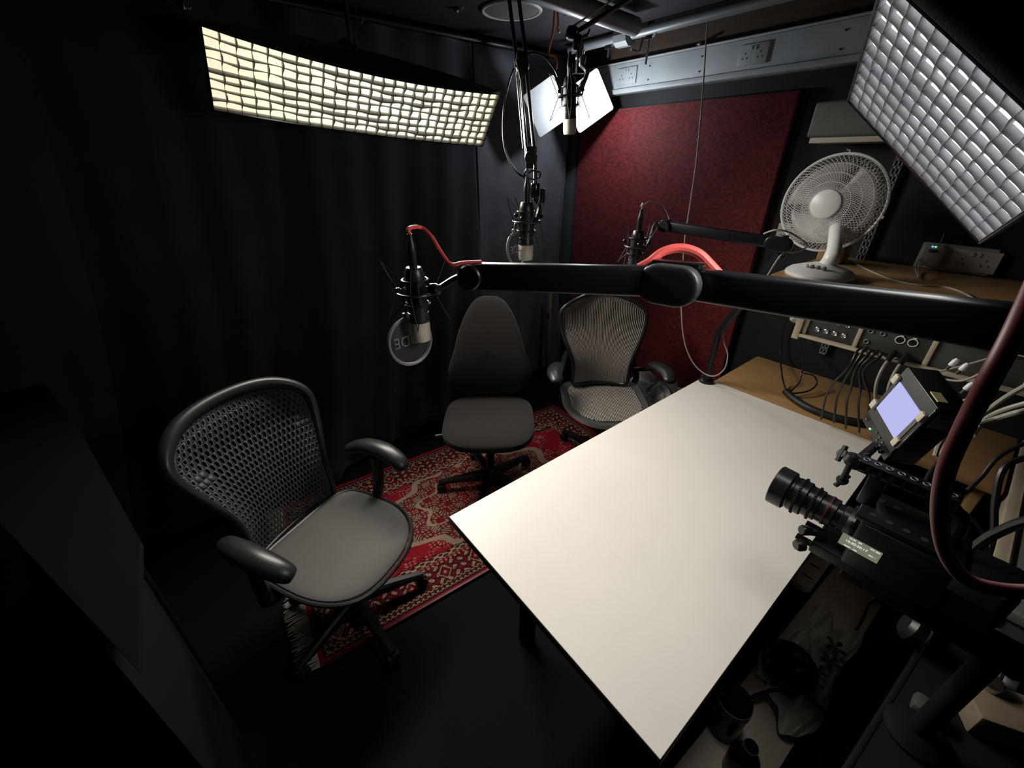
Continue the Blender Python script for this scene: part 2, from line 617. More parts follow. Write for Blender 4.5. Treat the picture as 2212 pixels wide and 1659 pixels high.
cu = MB().grid(curtain_fn(-1.5, 1.70, 0.060, 3, 0.24), 190, 30).build('curtain', 'curtain', solid=0.004)
tag(cu, 'long black stage curtain in soft folds along the left wall', 'curtain')
MB().cyl((-2.50, -1.52, 2.375), (-2.50, 2.5, 2.375), 0.014, 10).build('curtain_rail', 'black_metal', cu)
M['curtain_lamplit'] = mat('curtain_lamplit', (0.115, 0.120, 0.135), 0.9, spec=0.2, noise=0.2, nscale=6, bump=0.25, bscale=700)  # black curtain cloth made paler, the corner lamp's light put into its colour
c2 = MB().grid(curtain_fn(1.706, 2.53, 0.045, 11, 0.05), 90, 30).build('curtain', 'curtain_lamplit', solid=0.004)
tag(c2, 'black curtain end in tight folds, coloured paler for the light of the corner lamp', 'curtain')

# dark cabinet with a dim grey top at the far left
cab = thing('cabinet', 'dark cabinet with a dim grey top at the left edge of the room', 'cabinet', (-1.5, -0.6, 0))
poly = [(-0.685, -0.257), (-1.025, -0.254), (-1.70, -0.405), (-2.20, -0.54), (-2.20, -0.87), (-1.29, -0.51)]
MB().prism(poly, 0.02, T(0, 0, 0.985)).build('cabinet_top', 'board_grey', cab, world=True)
poly2 = [(-0.78, -0.31), (-1.04, -0.30), (-1.70, -0.45), (-2.15, -0.57), (-2.15, -0.82), (-1.30, -0.49)]
MB().prism(poly2, 0.97, T(0, 0, 0.015)).build('carcass', 'deep_black', cab, world=True)

# ------------------------------------------------------------------ rug (pattern carried as point colours)
def make_rug():
    L, Wd = 2.02, 1.02                       # Y, X
    NX, NY = 300, 560
    u = (np.arange(NX) + 0.5) / NX * Wd      # 0 at the table side
    v = (np.arange(NY) + 0.5) / NY * L
    U, V = np.meshgrid(u, v)
    du = np.minimum(U, Wd - U)
    dv = np.minimum(V, L - V)
    e = np.minimum(du, dv)                   # distance from the rug's edge
    along = np.where(du < dv, V, U)
    red = np.array([0.30, 0.012, 0.022])
    deep = np.array([0.075, 0.008, 0.010])
    cream = np.array([0.36, 0.26, 0.18])
    dark = np.array([0.022, 0.012, 0.012])
    pink = np.array([0.36, 0.10, 0.10])
    C = np.zeros((NY, NX, 3)) + red

    def put(mask, c):
        C[mask] = c
    r2 = np.random.default_rng(5)
    fn = r2.random((NY, NX))
    # field: bright red with clusters of small pale flowers
    cu_, cv_ = U - Wd / 2, V - L / 2
    au, av = np.abs(cu_), np.abs(cv_)
    p = np.sin(au * 190 + 2.8 * np.sin(av * 64)) * np.sin(av * 175 + 2.8 * np.sin(au * 71))
    q = np.sin(au * 30 + 1.3 * np.sin(av * 22)) + np.sin(av * 25 + 1.1 * np.sin(au * 27))
    put((q > -0.15) & (p > 0.35), pink)
    put((q > 0.25) & (p > 0.62), cream)
    put((q > 0.0) & (p < -0.62), deep)
    # medallion and corner pieces, scalloped
    ang = np.arctan2(cv_, cu_)
    rad = np.sqrt((cu_ / 0.30) ** 2 + (cv_ / 0.55) ** 2) + 0.07 * np.cos(ang * 12)
    med = rad < 1
    put(med, deep)
    put(med & (p > 0.15), cream * 0.8)
    put(med & (p < -0.45), red)
    put((rad > 0.93) & (rad < 1.02), cream)
    put((rad > 0.62) & (rad < 0.66), cream)
    put(rad < 0.28, red)
    put((rad < 0.28) & (p > 0.2), cream)
    crn = (np.sqrt(((0.51 - au) / 0.30) ** 2 + ((1.01 - av) / 0.48) ** 2) + 0.06 * np.cos(np.arctan2(1.01 - av, 0.51 - au) * 16))
    cm = crn < 1
    put(cm, cream * 0.85)
    put(cm & (p > 0.05), deep)
    put(cm & (p < -0.55), red * 0.8)
    put((crn > 0.94) & (crn < 1.0), dark)
    # borders from the field outwards
    sc = 0.218 + 0.012 * np.abs(np.sin(along * 34))
    b = e < sc
    put(b, cream)
    vv = np.sin(along * 130) * np.sin(e * 260)
    put(b & (vv > 0.05), deep)
    put((e < sc) & (e > sc - 0.006), dark)

    def band(a, z, base, m1, c1, m2=None, c2_=None):
        k = (e >= a) & (e < z)
        put(k, base)
        put(k & m1, c1)
        if m2 is not None:
            put(k & m2, c2_)
    t1 = (np.floor(along / 0.012) + np.floor(e / 0.008)) % 2 == 0
    band(0.165, 0.195, cream * 0.9, t1, deep, np.abs(e - 0.18) < 0.003, red)
    s = along / 0.17 % 1.0
    h = (e - 0.060) / 0.105
    mot = np.sin(along * 148) * 0.9 + np.sin(h * 17 + 1.6 * np.sin(along * 74)) * 1.1
    band(0.060, 0.165, deep, mot > 0.75, cream, mot < -1.15, red * 0.6)
    dia = (np.abs(s - 0.5) / 0.22 + np.abs(h - 0.5) / 0.42)
    k = (e >= 0.060) & (e < 0.165)
    put(k & (dia < 1), cream * 0.8)
    put(k & (dia < 0.78), deep)
    put(k & (dia < 0.45), red)
    put(k & (dia < 0.2), cream)
    put(k & (fn > 0.9), dark)
    band(0.028, 0.060, cream * 0.75, t1, deep, np.abs(e - 0.044) < 0.004, dark)
    band(0.018, 0.028, dark, fn > 0.8, deep)
    C[(e < 0.018)] = red * 1.05
    C *= (0.78 + 0.44 * fn)[..., None]
    # woven wear, low frequency
    C *= (0.9 + 0.12 * np.sin(U * 9 + 1) * np.sin(V * 6))[..., None]
    # mesh
    gx = np.linspace(0, Wd, NX + 1)
    gy = np.linspace(0, L, NY + 1)
    GX, GY = np.meshgrid(gx, gy)
    GZ = 0.009 + 0.0015 * np.sin(GX * 9) * np.sin(GY * 7)
    XX = -GX + 0.004 * np.sin(GY * 15) * (GX < 0.01)
    verts = np.stack([XX, GY, GZ], -1).reshape(-1, 3)
    idx = np.arange((NX + 1) * (NY + 1)).reshape(NY + 1, NX + 1)
    faces = np.stack([idx[:-1, :-1], idx[1:, :-1], idx[1:, 1:], idx[:-1, 1:]], -1).reshape(-1, 4)
    me = bpy.data.meshes.new('pile')
    me.vertices.add(len(verts))
    me.vertices.foreach_set('co', verts.astype(np.float32).ravel())
    me.loops.add(faces.size)
    me.polygons.add(len(faces))
    me.polygons.foreach_set('loop_start', np.arange(0, faces.size, 4, dtype=np.int32))
    me.loops.foreach_set('vertex_index', faces.astype(np.int32).ravel())
    me.update(calc_edges=True)
    ca = me.color_attributes.new('weave', 'FLOAT_COLOR', 'CORNER')
    cc = np.repeat(np.concatenate([C.reshape(-1, 3), np.ones((NX * NY, 1))], 1), 4, axis=0)
    ca.data.foreach_set('color', cc.astype(np.float32).ravel())
    m = mat('rug_weave', (0.2, 0.02, 0.02), 0.95, spec=0.1, bump=0.6, bscale=260)
    at = m.node_tree.nodes.new('ShaderNodeVertexColor')
    at.layer_name = 'weave'
    m.node_tree.links.new(at.outputs['Color'], m.node_tree.nodes['Principled BSDF'].inputs['Base Color'])
    me.materials.append(m)
    root = thing('rug', 'worn red persian style rug with patterned borders and pale fringe on the black floor', 'rug', (-1.155, -0.035, 0), math.radians(-4.5))
    pile = bpy.data.objects.new('pile', me)
    COL.objects.link(pile)
    pile.parent = root
    bk = MB().box((-Wd / 2, L / 2, 0.003), (Wd - 0.006, L - 0.006, 0.005)).build('backing', 'dark_grey', root)
    fb = MB()
    for i in range(260):
        x = -Wd * (i + 0.5) / 260
        l = 0.075 + random.uniform(-0.02, 0.015)
        dx = random.uniform(-0.012, 0.012)
        fb.tube([(x, 0.0, 0.008), (x + dx * 0.4, -l * 0.5, 0.007 + random.uniform(0, 0.006)), (x + dx, -l, 0.004)], 0.0016, 4)
    fo = fb.build('fringe', 'cream', root)
    fo['kind'] = 'stuff'
    tb = MB()
    tb.box((-0.002, L / 2, 0.008), (0.014, L, 0.012), bev=0.003)
    tb.build('selvedge', 'dark_red_cable', root)


make_rug()

# ------------------------------------------------------------------ white table
TX0, TX1, TY0, TY1, TZ = -0.888, -0.090, 0.449, 2.054, 0.73
tb = thing('table', 'large white topped rectangular table with black edge in the middle of the room', 'table', ((TX0 + TX1) / 2, (TY0 + TY1) / 2, 0))
MB().box(((TX0 + TX1) / 2, (TY0 + TY1) / 2, TZ - 0.0015), (TX1 - TX0, TY1 - TY0, 0.003), bev=0.001, seg=1).build('table_top', 'table_white', tb, world=True)
MB().box(((TX0 + TX1) / 2, (TY0 + TY1) / 2, TZ - 0.0155), (TX1 - TX0 + 0.004, TY1 - TY0 + 0.004, 0.024), bev=0.002, seg=1).build('edge_band', 'black_satin', tb, world=True)
for sx in (TX0 + 0.16, TX1 - 0.16):
    for sy in (TY0 + 0.22, TY1 - 0.22):
        MB().box((sx, sy, 0.35), (0.05, 0.05, 0.70), bev=0.004).build('leg', 'deep_black', tb, world=True)
for sy in (TY0 + 0.12, TY1 - 0.12):
    MB().box(((TX0 + TX1) / 2, sy, 0.675), (TX1 - TX0 - 0.2, 0.03, 0.05), bev=0.003).build('cross_rail', 'black_metal', tb, world=True)
MB().box((TX0 + 0.20, (TY0 + TY1) / 2, 0.55), (0.018, 1.3, 0.25), bev=0.003).build('modesty_panel', 'black_satin', tb, world=True)

# ------------------------------------------------------------------ wooden desk behind the table
dk = thing('desk', 'beech wood side desk against the back wall behind the white table', 'desk', (0.1, 2.31, 0))
MB().box((-0.293, 2.316, 0.714), (1.074, 0.515, 0.028), bev=0.003).build('desk_top', 'beech', dk, world=True)
for sx in (-0.72, 0.20):
    MB().box((sx, 2.34, 0.35), (0.03, 0.44, 0.70), bev=0.002).build('end_panel', 'beech', dk, world=True)
MB().box((-0.26, 2.54, 0.45), (0.92, 0.02, 0.4), bev=0.002).build('back_panel', 'dark_wood', dk, world=True)

# ------------------------------------------------------------------ shelf with slotted uprights
sh = thing('wall_shelf', 'deep wooden wall shelf carrying the white fan', 'shelf', (0.1, 2.3, 1.33))
MB().box((0.115, 2.235, 1.333), (1.57, 0.73, 0.027), bev=0.002).build('shelf_board', 'beech', sh, world=True)
for xx in (-0.53, 0.55):
    MB().prism([(2.58, 1.318), (1.95, 1.318), (1.95, 1.305), (2.58, 1.20)], 0.03, axes((0, 1, 0), (0, 0, 1), (1, 0, 0), (xx - 0.015, 0, 0))).build('bracket', 'grey_metal', sh, world=True)


def upright(x, label):
    b = MB()
    z0, z1 = 0.85, 2.08
    for dx in (-0.014, 0, 0.014):
        b.box((x + dx, 2.597, (z0 + z1) / 2), (0.005, 0.022, z1 - z0))
    n = 40
    for i in range(n + 1):
        z = z0 + (z1 - z0) * i / n
        b.box((x, 2.597, z), (0.030, 0.022, 0.010))
    b.box((x, 2.607, (z0 + z1) / 2), (0.028, 0.004, z1 - z0))
    tag(b.build('slotted_upright', 'grey_metal', smooth=False), label, 'shelf upright')


upright(-0.53, 'grey metal slotted shelf upright on the wall right of the fan')

# patch bay hung below the shelf
pb = thing('patch_bay', 'wood framed patch bay of black connector plates under the shelf', 'patch bay', (0.0, 1.95, 1.15))
pm = axes((1, 0, 0), (0, 0.0, 1), (0, -1, 0), (-0.475, 1.86, 1.145))     # local: x right, y up, z towards the room


def pbx(c, s_, name, mt, bev=0.0, parent=pb):
    return MB().box(c, s_, pm, bev).build(name, mt, parent, world=True)


pbx((-0.012, 0.055, -0.12), (0.024, 0.13, 0.26), 'end_board', 'pale_wood', 0.002)
pbx((0.42, 0.008, -0.10), (0.84, 0.012, 0.22), 'bottom_rail', 'pale_wood', 0.002)
pbx((0.42, 0.122, -0.10), (0.84, 0.014, 0.22), 'top_rail', 'pale_wood', 0.002)
for xx in (0.010, 0.178, 0.376, 0.60):
    pbx((xx, 0.062, -0.006), (0.014, 0.104, 0.014), 'divider', 'pale_wood', 0.002)
pl = []
for x0, x1 in ((0.017, 0.171), (0.185, 0.369), (0.383, 0.593), (0.607, 0.835)):
    pl.append(pbx(((x0 + x1) / 2, 0.065, -0.010), (x1 - x0, 0.10, 0.008), 'connector_plate', 'dark_grey', 0.001))
for r_ in range(2):
    for c_ in range(4):
        b = MB()
        b.ring(0.0075, 0.0022, pm @ T(0.050 + c_ * 0.029, 0.045 + r_ * 0.042, -0.004), 14, 6)
        b.lathe([(0.0065, -0.006), (0.0065, -0.0035), (0.0, -0.0035)], pm @ T(0.050 + c_ * 0.029, 0.045 + r_ * 0.042, 0), 12)
        b.build('jack_socket', 'steel' if r_ * 4 + c_ >= 0 else '', pl[0], world=True)
for c_ in range(2):
    b = MB()
    b.ring(0.0125, 0.0018, pm @ T(0.290 + c_ * 0.034, 0.078, -0.004), 20, 6)
    b.box((0.290 + c_ * 0.034, 0.0935, -0.003), (0.010, 0.005, 0.004), pm)
    b.build('round_socket', 'white_plastic', pl[1], world=True)
    b = MB().lathe([(0.011, -0.006), (0.011, -0.003), (0.004, -0.003)], pm @ T(0.290 + c_ * 0.034, 0.078, 0), 14)
    b.build('socket_core', 'black_gloss', pl[1], world=True)
for x_, y_ in ((0.206, 0.085), (0.206, 0.045), (0.24, 0.085)):
    b = MB()
    b.ring(0.007, 0.002, pm @ T(x_, y_, -0.004), 12, 6)
    b.build('jack_socket', 'grey_metal', pl[1], world=True)

# ------------------------------------------------------------------ wall box upper right
bx = thing('wall_box', 'grey wall mounted box with a beige lower lip above the fan', 'wall box', (-0.70, 2.5, 1.84))
MB().box((-0.66, 2.50, 1.925), (0.40, 0.20, 0.135), bev=0.012, seg=3).build('housing', 'mid_grey', bx, world=True)
MB().box((-0.655, 2.49, 1.846), (0.37, 0.19, 0.022), bev=0.004).build('lower_lip', 'cream', bx, world=True)


# ================================================================== SOFTBOXES
def softbox(name, label, quad, n, nl, nw, glow, group, back, seed, hang, dp, wv, sag):
    r = random.Random(seed)

    def sg_(u, v):                        # the long fabric front sags along its length
        return sag * 4 * u * (1 - u) * (1 - 0.55 * v)
    x = (quad[1] - quad[0]).normalized()
    L, Wd = (quad[1] - quad[0]).length, (quad[3] - quad[0]).length
    z = x.cross((quad[3] - quad[0]).normalized()).normalized()
    sg = 1.0 if z.dot(n) > 0 else -1.0
    y = z.cross(x)
    mt = axes(x, y, z, quad[0])
    root = thing(name, label, 'softbox', matrix=mt, group=group)
    MB().grid(lambda u, v: (u * L, v * Wd + sg_(u, v), -sg * (dp + 0.001 + 0.1 * dp * math.sin(PI * u) * math.sin(PI * v))), 24, 8).build('diffuser', glow, root)
    th = 0.0012 if dp > 0.02 else 0.0007
    for j in range(nw + 1):
        ph, am = r.uniform(0, 6.3), r.uniform(0.4, 1.0) * wv
        edge = j in (0, nw)
        yj = j * Wd / nw + (0.002 if j == 0 else -0.002 if j == nw else 0)

        def f(u, t, yj=yj, ph=ph, am=am, edge=edge):
            a = 0.0 if edge else am * math.sin(u * nl * 0.55 * PI + ph) * t
            s = -0.07 * dp * abs(math.sin(u * nl * PI)) * t
            return (u * L, yj + sg_(u, yj / Wd) + a + (0 if edge else wv * math.sin(u * 7 + ph) * t), -sg * dp * (1 - t) - sg * (-s))
        MB().grid(f, nl * 4, 2).build('grid_strip', 'grid_fabric' if dp > 0.02 else 'grid_cool', root, solid=th)
    for i in range(nl + 1):
        ph, am = r.uniform(0, 6.3), r.uniform(0.4, 1.0) * wv
        edge = i in (0, nl)
        xi = i * L / nl + (0.002 if i == 0 else -0.002 if i == nl else 0)

        def g(u, t, xi=xi, ph=ph, am=am, edge=edge):
            a = 0.0 if edge else am * math.sin(u * nw * PI + ph) * t
            return (xi + a, u * Wd + sg_(xi / L, u), -sg * dp * (1 - t) - sg * 0.06 * dp * abs(math.sin(u * nw * PI)) * t)
        MB().grid(g, nw * 4, 2).build('grid_strip', 'grid_fabric' if dp > 0.02 else 'grid_cool', root, solid=th)
    # outer fabric: side walls then a pyramid back to the speed ring
    cxy = (L / 2, Wd / 2)
    hs = min(0.09, Wd * 0.3)
    NS = 14
    uv = [(k / NS, 0) for k in range(NS)] + [(1, 0), (1, 0.5)] + [(1 - k / NS, 1) for k in range(NS)] + [(0, 1), (0, 0.5)]
    ring0 = [(a * L, b_ * Wd + sg_(a, b_)) for a, b_ in uv]
    K = len(uv)
    b = MB()
    lv = [(ring0, 0.0), (ring0, -dp - 0.01), ([(cxy[0] + (p[0] - cxy[0]) * 0.55, cxy[1] + (p[1] - cxy[1]) * 0.8) for p in ring0], -dp - back * 0.6),
          ([(cxy[0] + (a - 0.5) * 2 * hs, cxy[1] + (b_ - 0.5) * 2 * hs) for a, b_ in uv], -dp - back)]
    vs, fs = [], []
    for k, (rg, zz) in enumerate(lv):
        vs += [(p[0], p[1], sg * zz) for p in rg]
    for k in range(len(lv) - 1):
        for i in range(K):
            fs.append((k * K + i, k * K + (i + 1) % K, (k + 1) * K + (i + 1) % K, (k + 1) * K + i))
    b.add(vs, fs)
    b.build('housing', 'softbox_fabric', root, solid=0.003, offset=1)
    MB().tube([(p[0], p[1], 0) for p in ring0], 0.0035 if L > 0.6 else 0.002, 6, True).build('rim_piping', 'black_gloss', root)
    q = MB().cyl((cxy[0], cxy[1], -sg * (dp + back - 0.01)), (cxy[0], cxy[1], -sg * (dp + back + 0.5 * back + 0.02)), hs * 0.8, 20)
    q.build('lamp_head', 'black_plastic', root)
    top = mt @ Vector((cxy[0], cxy[1], -sg * (dp + back + 0.05)))
    MB().cyl(top, (top.x + hang[0], top.y + hang[1], ZC), 0.010, 10).build('hanging_rod', 'black_metal', root, world=True)
    return root


softbox('strip_softbox', 'long strip softbox glowing warm yellow, hung high on the left by the curtain', SBL, NL, 25, 8, 'glow_warm', None, 0.22, 1, (0, 0), 0.026, 0.005, 0.034)
softbox('grid_softbox', 'grey honeycomb grid softbox hung at top right, tilted down over the table', SBR, NR, 14, 10, 'glow_cool', None, 0.10, 2, (0.02, 0.04), 0.0105, 0.0012, 0.0)

# ------------------------------------------------------------------ lamp with two open barn doors in the far corner
KL = 0.84


def kq(pts, k):
    return [CAMP + (Vector(p) - CAMP) * k for p in pts]


QR = kq([(-2.554, 2.848, 2.372), (-2.472, 2.987, 2.12), (-2.605, 2.761, 1.951), (-2.688, 2.622, 2.204)], KL)
QL = kq([(-2.519, 2.373, 2.282), (-2.527, 2.549, 2.04), (-2.633, 2.371, 1.913), (-2.625, 2.194, 2.156)], KL * 1.03)
M['leaf_glare'] = mat('leaf_glare', (0.74, 0.77, 0.80), 0.55, noise=0.1, nscale=200, bump=0.2)  # black leaves coloured pale, standing in for the lamp's glare on them
HD = PD(1240, 222, 2.46)
lamp = thing('studio_lamp', 'bright white studio lamp with two open barn doors in the far corner', 'lamp', HD)
for q in (QL, QR):
    x = (q[1] - q[0])
    y = (q[3] - q[0])
    n = x.normalized().cross(y.normalized()).normalized()
    b = MB()
    m_ = axes(x.normalized(), n.cross(x.normalized()), n, q[0])
    lx, ly = x.length, y.dot(n.cross(x.normalized()))
    r_ = 0.014
    poly = []
    for cx_, cy_, a0 in ((lx - r_, ly - r_, 0), (r_, ly - r_, 90), (r_, r_, 180), (lx - r_, r_, 270)):
        for k in range(4):
            a = math.radians(a0 + k * 30)
            poly.append((cx_ + r_ * math.cos(a), cy_ + r_ * math.sin(a)))
    b.prism(poly, 0.004, m_, -0.002)
    b.build('barn_door', 'leaf_glare', lamp, world=True)
LDIR = Vector((0.62, -0.62, -0.35)).normalized()
bm_ = basis(LDIR, loc=HD - LDIR * 0.13)
MB().lathe([(0.0, -0.10), (0.035, -0.10), (0.042, -0.07), (0.042, 0.055), (0.046, 0.06), (0.046, 0.07), (0.0385, 0.07)], bm_, 24).build('lamp_head', 'black_plastic', lamp, world=True)
MB().lathe([(0.036, 0.06), (0.03, 0.072), (0.0, 0.078)], bm_, 20).build('lamp_lens', 'led_face', lamp, world=True)
yb = MB()
side = LDIR.cross(Vector((0, 0, 1))).normalized()
c0 = HD - LDIR * 0.14
yb.tube([c0 + side * 0.05, c0 + side * 0.055 + Vector((0, 0, 0.11)), c0 - side * 0.055 + Vector((0, 0, 0.11)), c0 - side * 0.05], 0.006, 8)
yb.build('yoke', 'black_metal', lamp, world=True)
MB().cyl(c0 + Vector((0, 0, 0.11)), c0 + Vector((0, 0, 0.22)), 0.008, 10).build('spigot', 'steel', lamp, world=True)
ld = bpy.data.lights.new('studio_lamp_light', 'POINT')
ld.energy = 8.0
ld.color = (0.86, 0.93, 1.0)
ld.shadow_soft_size = 0.025
lo = bpy.data.objects.new('studio_lamp_light', ld)
lo.location = (-2.03, 2.20, 2.07)
COL.objects.link(lo)


# ================================================================== CHAIRS
def pad(outline, t_front, t_back, p=3.0, n=8, fn=None, m=None):
    """inflated cushion from a star-shaped outline (2D), bent by fn"""
    b = MB()
    k = len(outline)
    cx_ = sum(q[0] for q in outline) / k
    cy_ = sum(q[1] for q in outline) / k
    vs, fs = [], []
    lev = []
    for i in range(n + 1):
        a = i / n * PI / 2
        lev.append((math.sin(a) ** (2 / p), t_front * math.cos(a) ** (2 / p)))
    for i in range(n - 1, -1, -1):
        a = i / n * PI / 2
        lev.append((math.sin(a) ** (2 / p), -t_back * math.cos(a) ** (2 / p)))
    for s, z in lev:
        for q in outline:
            v = Vector((cx_ + (q[0] - cx_) * max(s, 0.001), cy_ + (q[1] - cy_) * max(s, 0.001), z))
            vs.append(fn(v) if fn else v)
    for i in range(len(lev) - 1):
        for j in range(k):
            l = (j + 1) % k
            fs.append((i * k + j, i * k + l, (i + 1) * k + l, (i + 1) * k + j))
    return b.add(vs, fs, m)


def superellipse(a, b, n, k=40, front=None):
    out = []
    for i in range(k):
        t = 2 * PI * i / k
        c, s = math.cos(t), math.sin(t)
        nn = front if (front and s > 0) else n
        out.append((a * math.copysign(abs(c) ** (2 / nn), c), b * math.copysign(abs(s) ** (2 / nn), s)))
    return out


def star_base(root, r, rot, mt='black_plastic', hub_z=0.10):
    MB().lathe([(0.0, 0.05), (0.045, 0.05), (0.05, 0.07), (0.042, 0.13), (0.026, 0.15), (0.026, 0.30), (0.018, 0.30), (0.018, 0.40)], None, 20).build('gas_column', 'black_plastic', root)
    for k in range(5):
        a = rot + 2 * PI * k / 5
        c, s = math.cos(a), math.sin(a)
        m = axes((c, s, 0), (-s, c, 0), (0, 0, 1), (0, 0, 0))
        b = MB()
        N = 7
        vs, fs = [], []
        for i in range(N):
            t = i / (N - 1)
            x = 0.035 + (r - 0.035) * t
            hw = 0.026 - 0.010 * t
            zt = 0.125 - 0.050 * t ** 1.3
            zb = 0.075 - 0.016 * t
            for (yy, zz) in ((-hw, zb), (-hw, zt - 0.008), (-hw * 0.55, zt), (hw * 0.55, zt), (hw, zt - 0.008), (hw, zb)):
                vs.append((x, yy, zz))
        for i in range(N - 1):
            for j in range(6):
                l = (j + 1) % 6
                fs.append((i * 6 + j, i * 6 + l, (i + 1) * 6 + l, (i + 1) * 6 + j))
        fs += [tuple(range(5, -1, -1)), tuple((N - 1) * 6 + j for j in range(6))]
        b.add(vs, fs, m)
        lg = b.build('base_leg', mt, root)
        w_ = MB()
        for yy in (-0.017, 0.017):
            w_.lathe([(0.0, -0.009), (0.020, -0.009), (0.026, -0.005), (0.026, 0.005), (0.020, 0.009), (0.0, 0.009)], m @ T(r - 0.012, yy, 0.027) @ Matrix.Rotation(PI / 2, 4, 'X'), 16)
        w_.box((r - 0.004, 0, 0.040), (0.030, 0.022, 0.034), m, 0.006)
        w_.build('caster', 'black_rubber', lg)


def relax(P, R_=None, it=6, closed=False):
    P = [Vector(p) for p in P]
    R_ = list(R_) if R_ else [0] * len(P)
    n = len(P)
    for _ in range(it):
        rg = range(n) if closed else range(1, n - 1)
        Q, K = list(P), list(R_)
        for i in rg:
            Q[i] = P[i] * 0.5 + (P[i - 1] + P[(i + 1) % n]) * 0.25
            K[i] = R_[i] * 0.5 + (R_[i - 1] + R_[(i + 1) % n]) * 0.25
        P, R_ = Q, K
    return P, R_


def perforated_chair():
    root = thing('office_chair', 'office chair with perforated black plastic back and smooth grey seat at the near left', 'chair', (-1.285, 0.165, 0.0105), math.radians(-63))
    star_base(root, 0.30, math.radians(70))

    def bend(v):
        z = v.z + 0.448 - 0.9 * max(0, v.y - 0.08) ** 2 + 0.10 * v.x * v.x * 1.2
        return Vector((v.x, v.y, z))
    out = []
    for i in range(56):
        t = 2 * PI * i / 56
        c, s = math.cos(t), math.sin(t)
        n = 2.7 if s > 0 else 4.5
        x = 0.245 * math.copysign(abs(c) ** (2 / n), c)
        y = (0.262 if s > 0 else 0.205) * math.copysign(abs(s) ** (2 / n), s)
        out.append((x, y + 0.0))
    pad([(x * 0.965, y * 0.965) for x, y in out], 0.014, 0.010, 4, 8, bend).build('seat', 'seat_grey', root)
    MB().tube([bend(Vector((x, y, -0.002))) for x, y in out], 0.0085, 8, True).build('seat_rim', 'chair_leather', root)
    pad([(x * 0.9, y * 0.9) for x, y in out], 0.0, 0.045, 3, 6, lambda v: bend(v) + Vector((0, 0, -0.012))).build('seat_pan', 'black_plastic', root)
    MB().box((0, -0.05, 0.39), (0.20, 0.26, 0.07), bev=0.02).build('tilt_mechanism', 'black_plastic', root)

    # perforated back
    Z0, Z1 = 0.445, 0.985

    def hw(t):
        base = 0.184 + 0.092 * (0.5 - 0.5 * math.cos(PI * min(1, max(0, (t - 0.24) / 0.62))))
        base += 0.020 * max(0, 0.24 - t) / 0.24
        return base

    def sf(s, t):
        """s -1..1 across, t 0..1 up"""
        zt = t
        w2 = hw(t)
        # rounded upper corners
        if t > 0.80:
            k = (t - 0.80) / 0.20
            w2 *= math.sqrt(max(0.0, 1 - 0.26 * k ** 4))
        if t < 0.10:
            k = (0.10 - t) / 0.10
            w2 *= 1 - 0.10 * k * k
        zz = Z0 + (Z1 - Z0) * zt - 0.035 * (abs(s) ** 3) * max(0, (t - 0.75) / 0.25) + 0.018 * (1 - s * s) * max(0, (t - 0.8) / 0.2) * 0
        yy = -0.235 - 0.165 * t + 0.035 * math.sin(PI * min(1, t * 1.35)) + 0.062 * s * s * (0.4 + 0.6 * t) - 0.03 * max(0, t - 0.9) / 0.1 * 0.5
        return Vector((s * w2, yy, zz))
    NC, NRW = 27, 24
    vs, fs = [], []
    for r_ in range(NRW):
        off = 0.5 if r_ % 2 else 0.0
        t0, t1 = r_ / NRW, (r_ + 1) / NRW
        for c_ in range(-1, NC):
            a0 = (c_ + off) / NC
            a1 = (c_ + 1 + off) / NC
            a0c, a1c = max(0, a0), min(1, a1)
            if a1c - a0c < 0.2 / NC:
                continue
            cs, ct = (a0c + a1c) / 2 * 2 - 1, (t0 + t1) / 2
            s0, s1 = a0c * 2 - 1, a1c * 2 - 1
            d = min(1.0, ((1 - abs(cs)) / 0.42), (1 - ct) / 0.24 + 0.08, (ct) / 0.05)
            # blank spots on both flanks
            blank = ((abs(cs) - 0.80) / 0.10) ** 2 + ((ct - 0.66) / 0.055) ** 2 < 1
            sz = 0.28 + 0.50 * max(0, min(1, d))
            hx = (s1 - s0) / 2 * min(0.58, sz * 0.74)
            hy = (t1 - t0) / 2 * min(0.90, sz * 1.25)
            narrow = a1c - a0c < 0.9 / NC
            o = len(vs)
            corners = [(s0, t0), (cs, t0), (s1, t0), (s1, ct), (s1, t1), (cs, t1), (s0, t1), (s0, ct)]
            if blank or narrow or d < 0.02:
                for q in corners:
                    vs.append(sf(*q))
                fs.append(tuple(o + k for k in range(8)))
                continue
            hole = [(cs - hx * 0.75, ct - hy * 0.85), (cs, ct - hy), (cs + hx * 0.75, ct - hy * 0.85), (cs + hx, ct), (cs + hx * 0.75, ct + hy * 0.85), (cs, ct + hy), (cs - hx * 0.75, ct + hy * 0.85), (cs - hx, ct)]
            for q in corners + hole:
                vs.append(sf(*q))
            for k in range(8):
                l = (k + 1) % 8
                fs.append((o + k, o + l, o + 8 + l, o + 8 + k))
    MB().add(vs, fs).build('perforated_back', 'mesh_back', root, solid=0.003, smooth=True)
    # padded rim
    pts, rr = [], []
    for i in range(25):
        t = i / 24 * 0.97
        p = sf(-1, t)
        pts.append(p)
        rr.append(0.011 + 0.013 * t * t)
    for i in range(1, 24):
        s = -1 + 2 * i / 24
        p = sf(s, 1.0) + Vector((0, -0.012, 0.006))
        pts.append(p)
        rr.append(0.026)
    for i in range(24, -1, -1):
        t = i / 24 * 0.97
        p = sf(1, t)
        pts.append(p)
        rr.append(0.011 + 0.013 * t * t)
    pts, rr = relax(pts, rr, 8)
    MB().tube(pts, rr, 12).build('back_frame', 'chair_leather', root)
    MB().tube([sf(-1 + 2 * i / 10, 0.0) for i in range(11)], 0.010, 8).build('lower_frame', 'chair_leather', root)
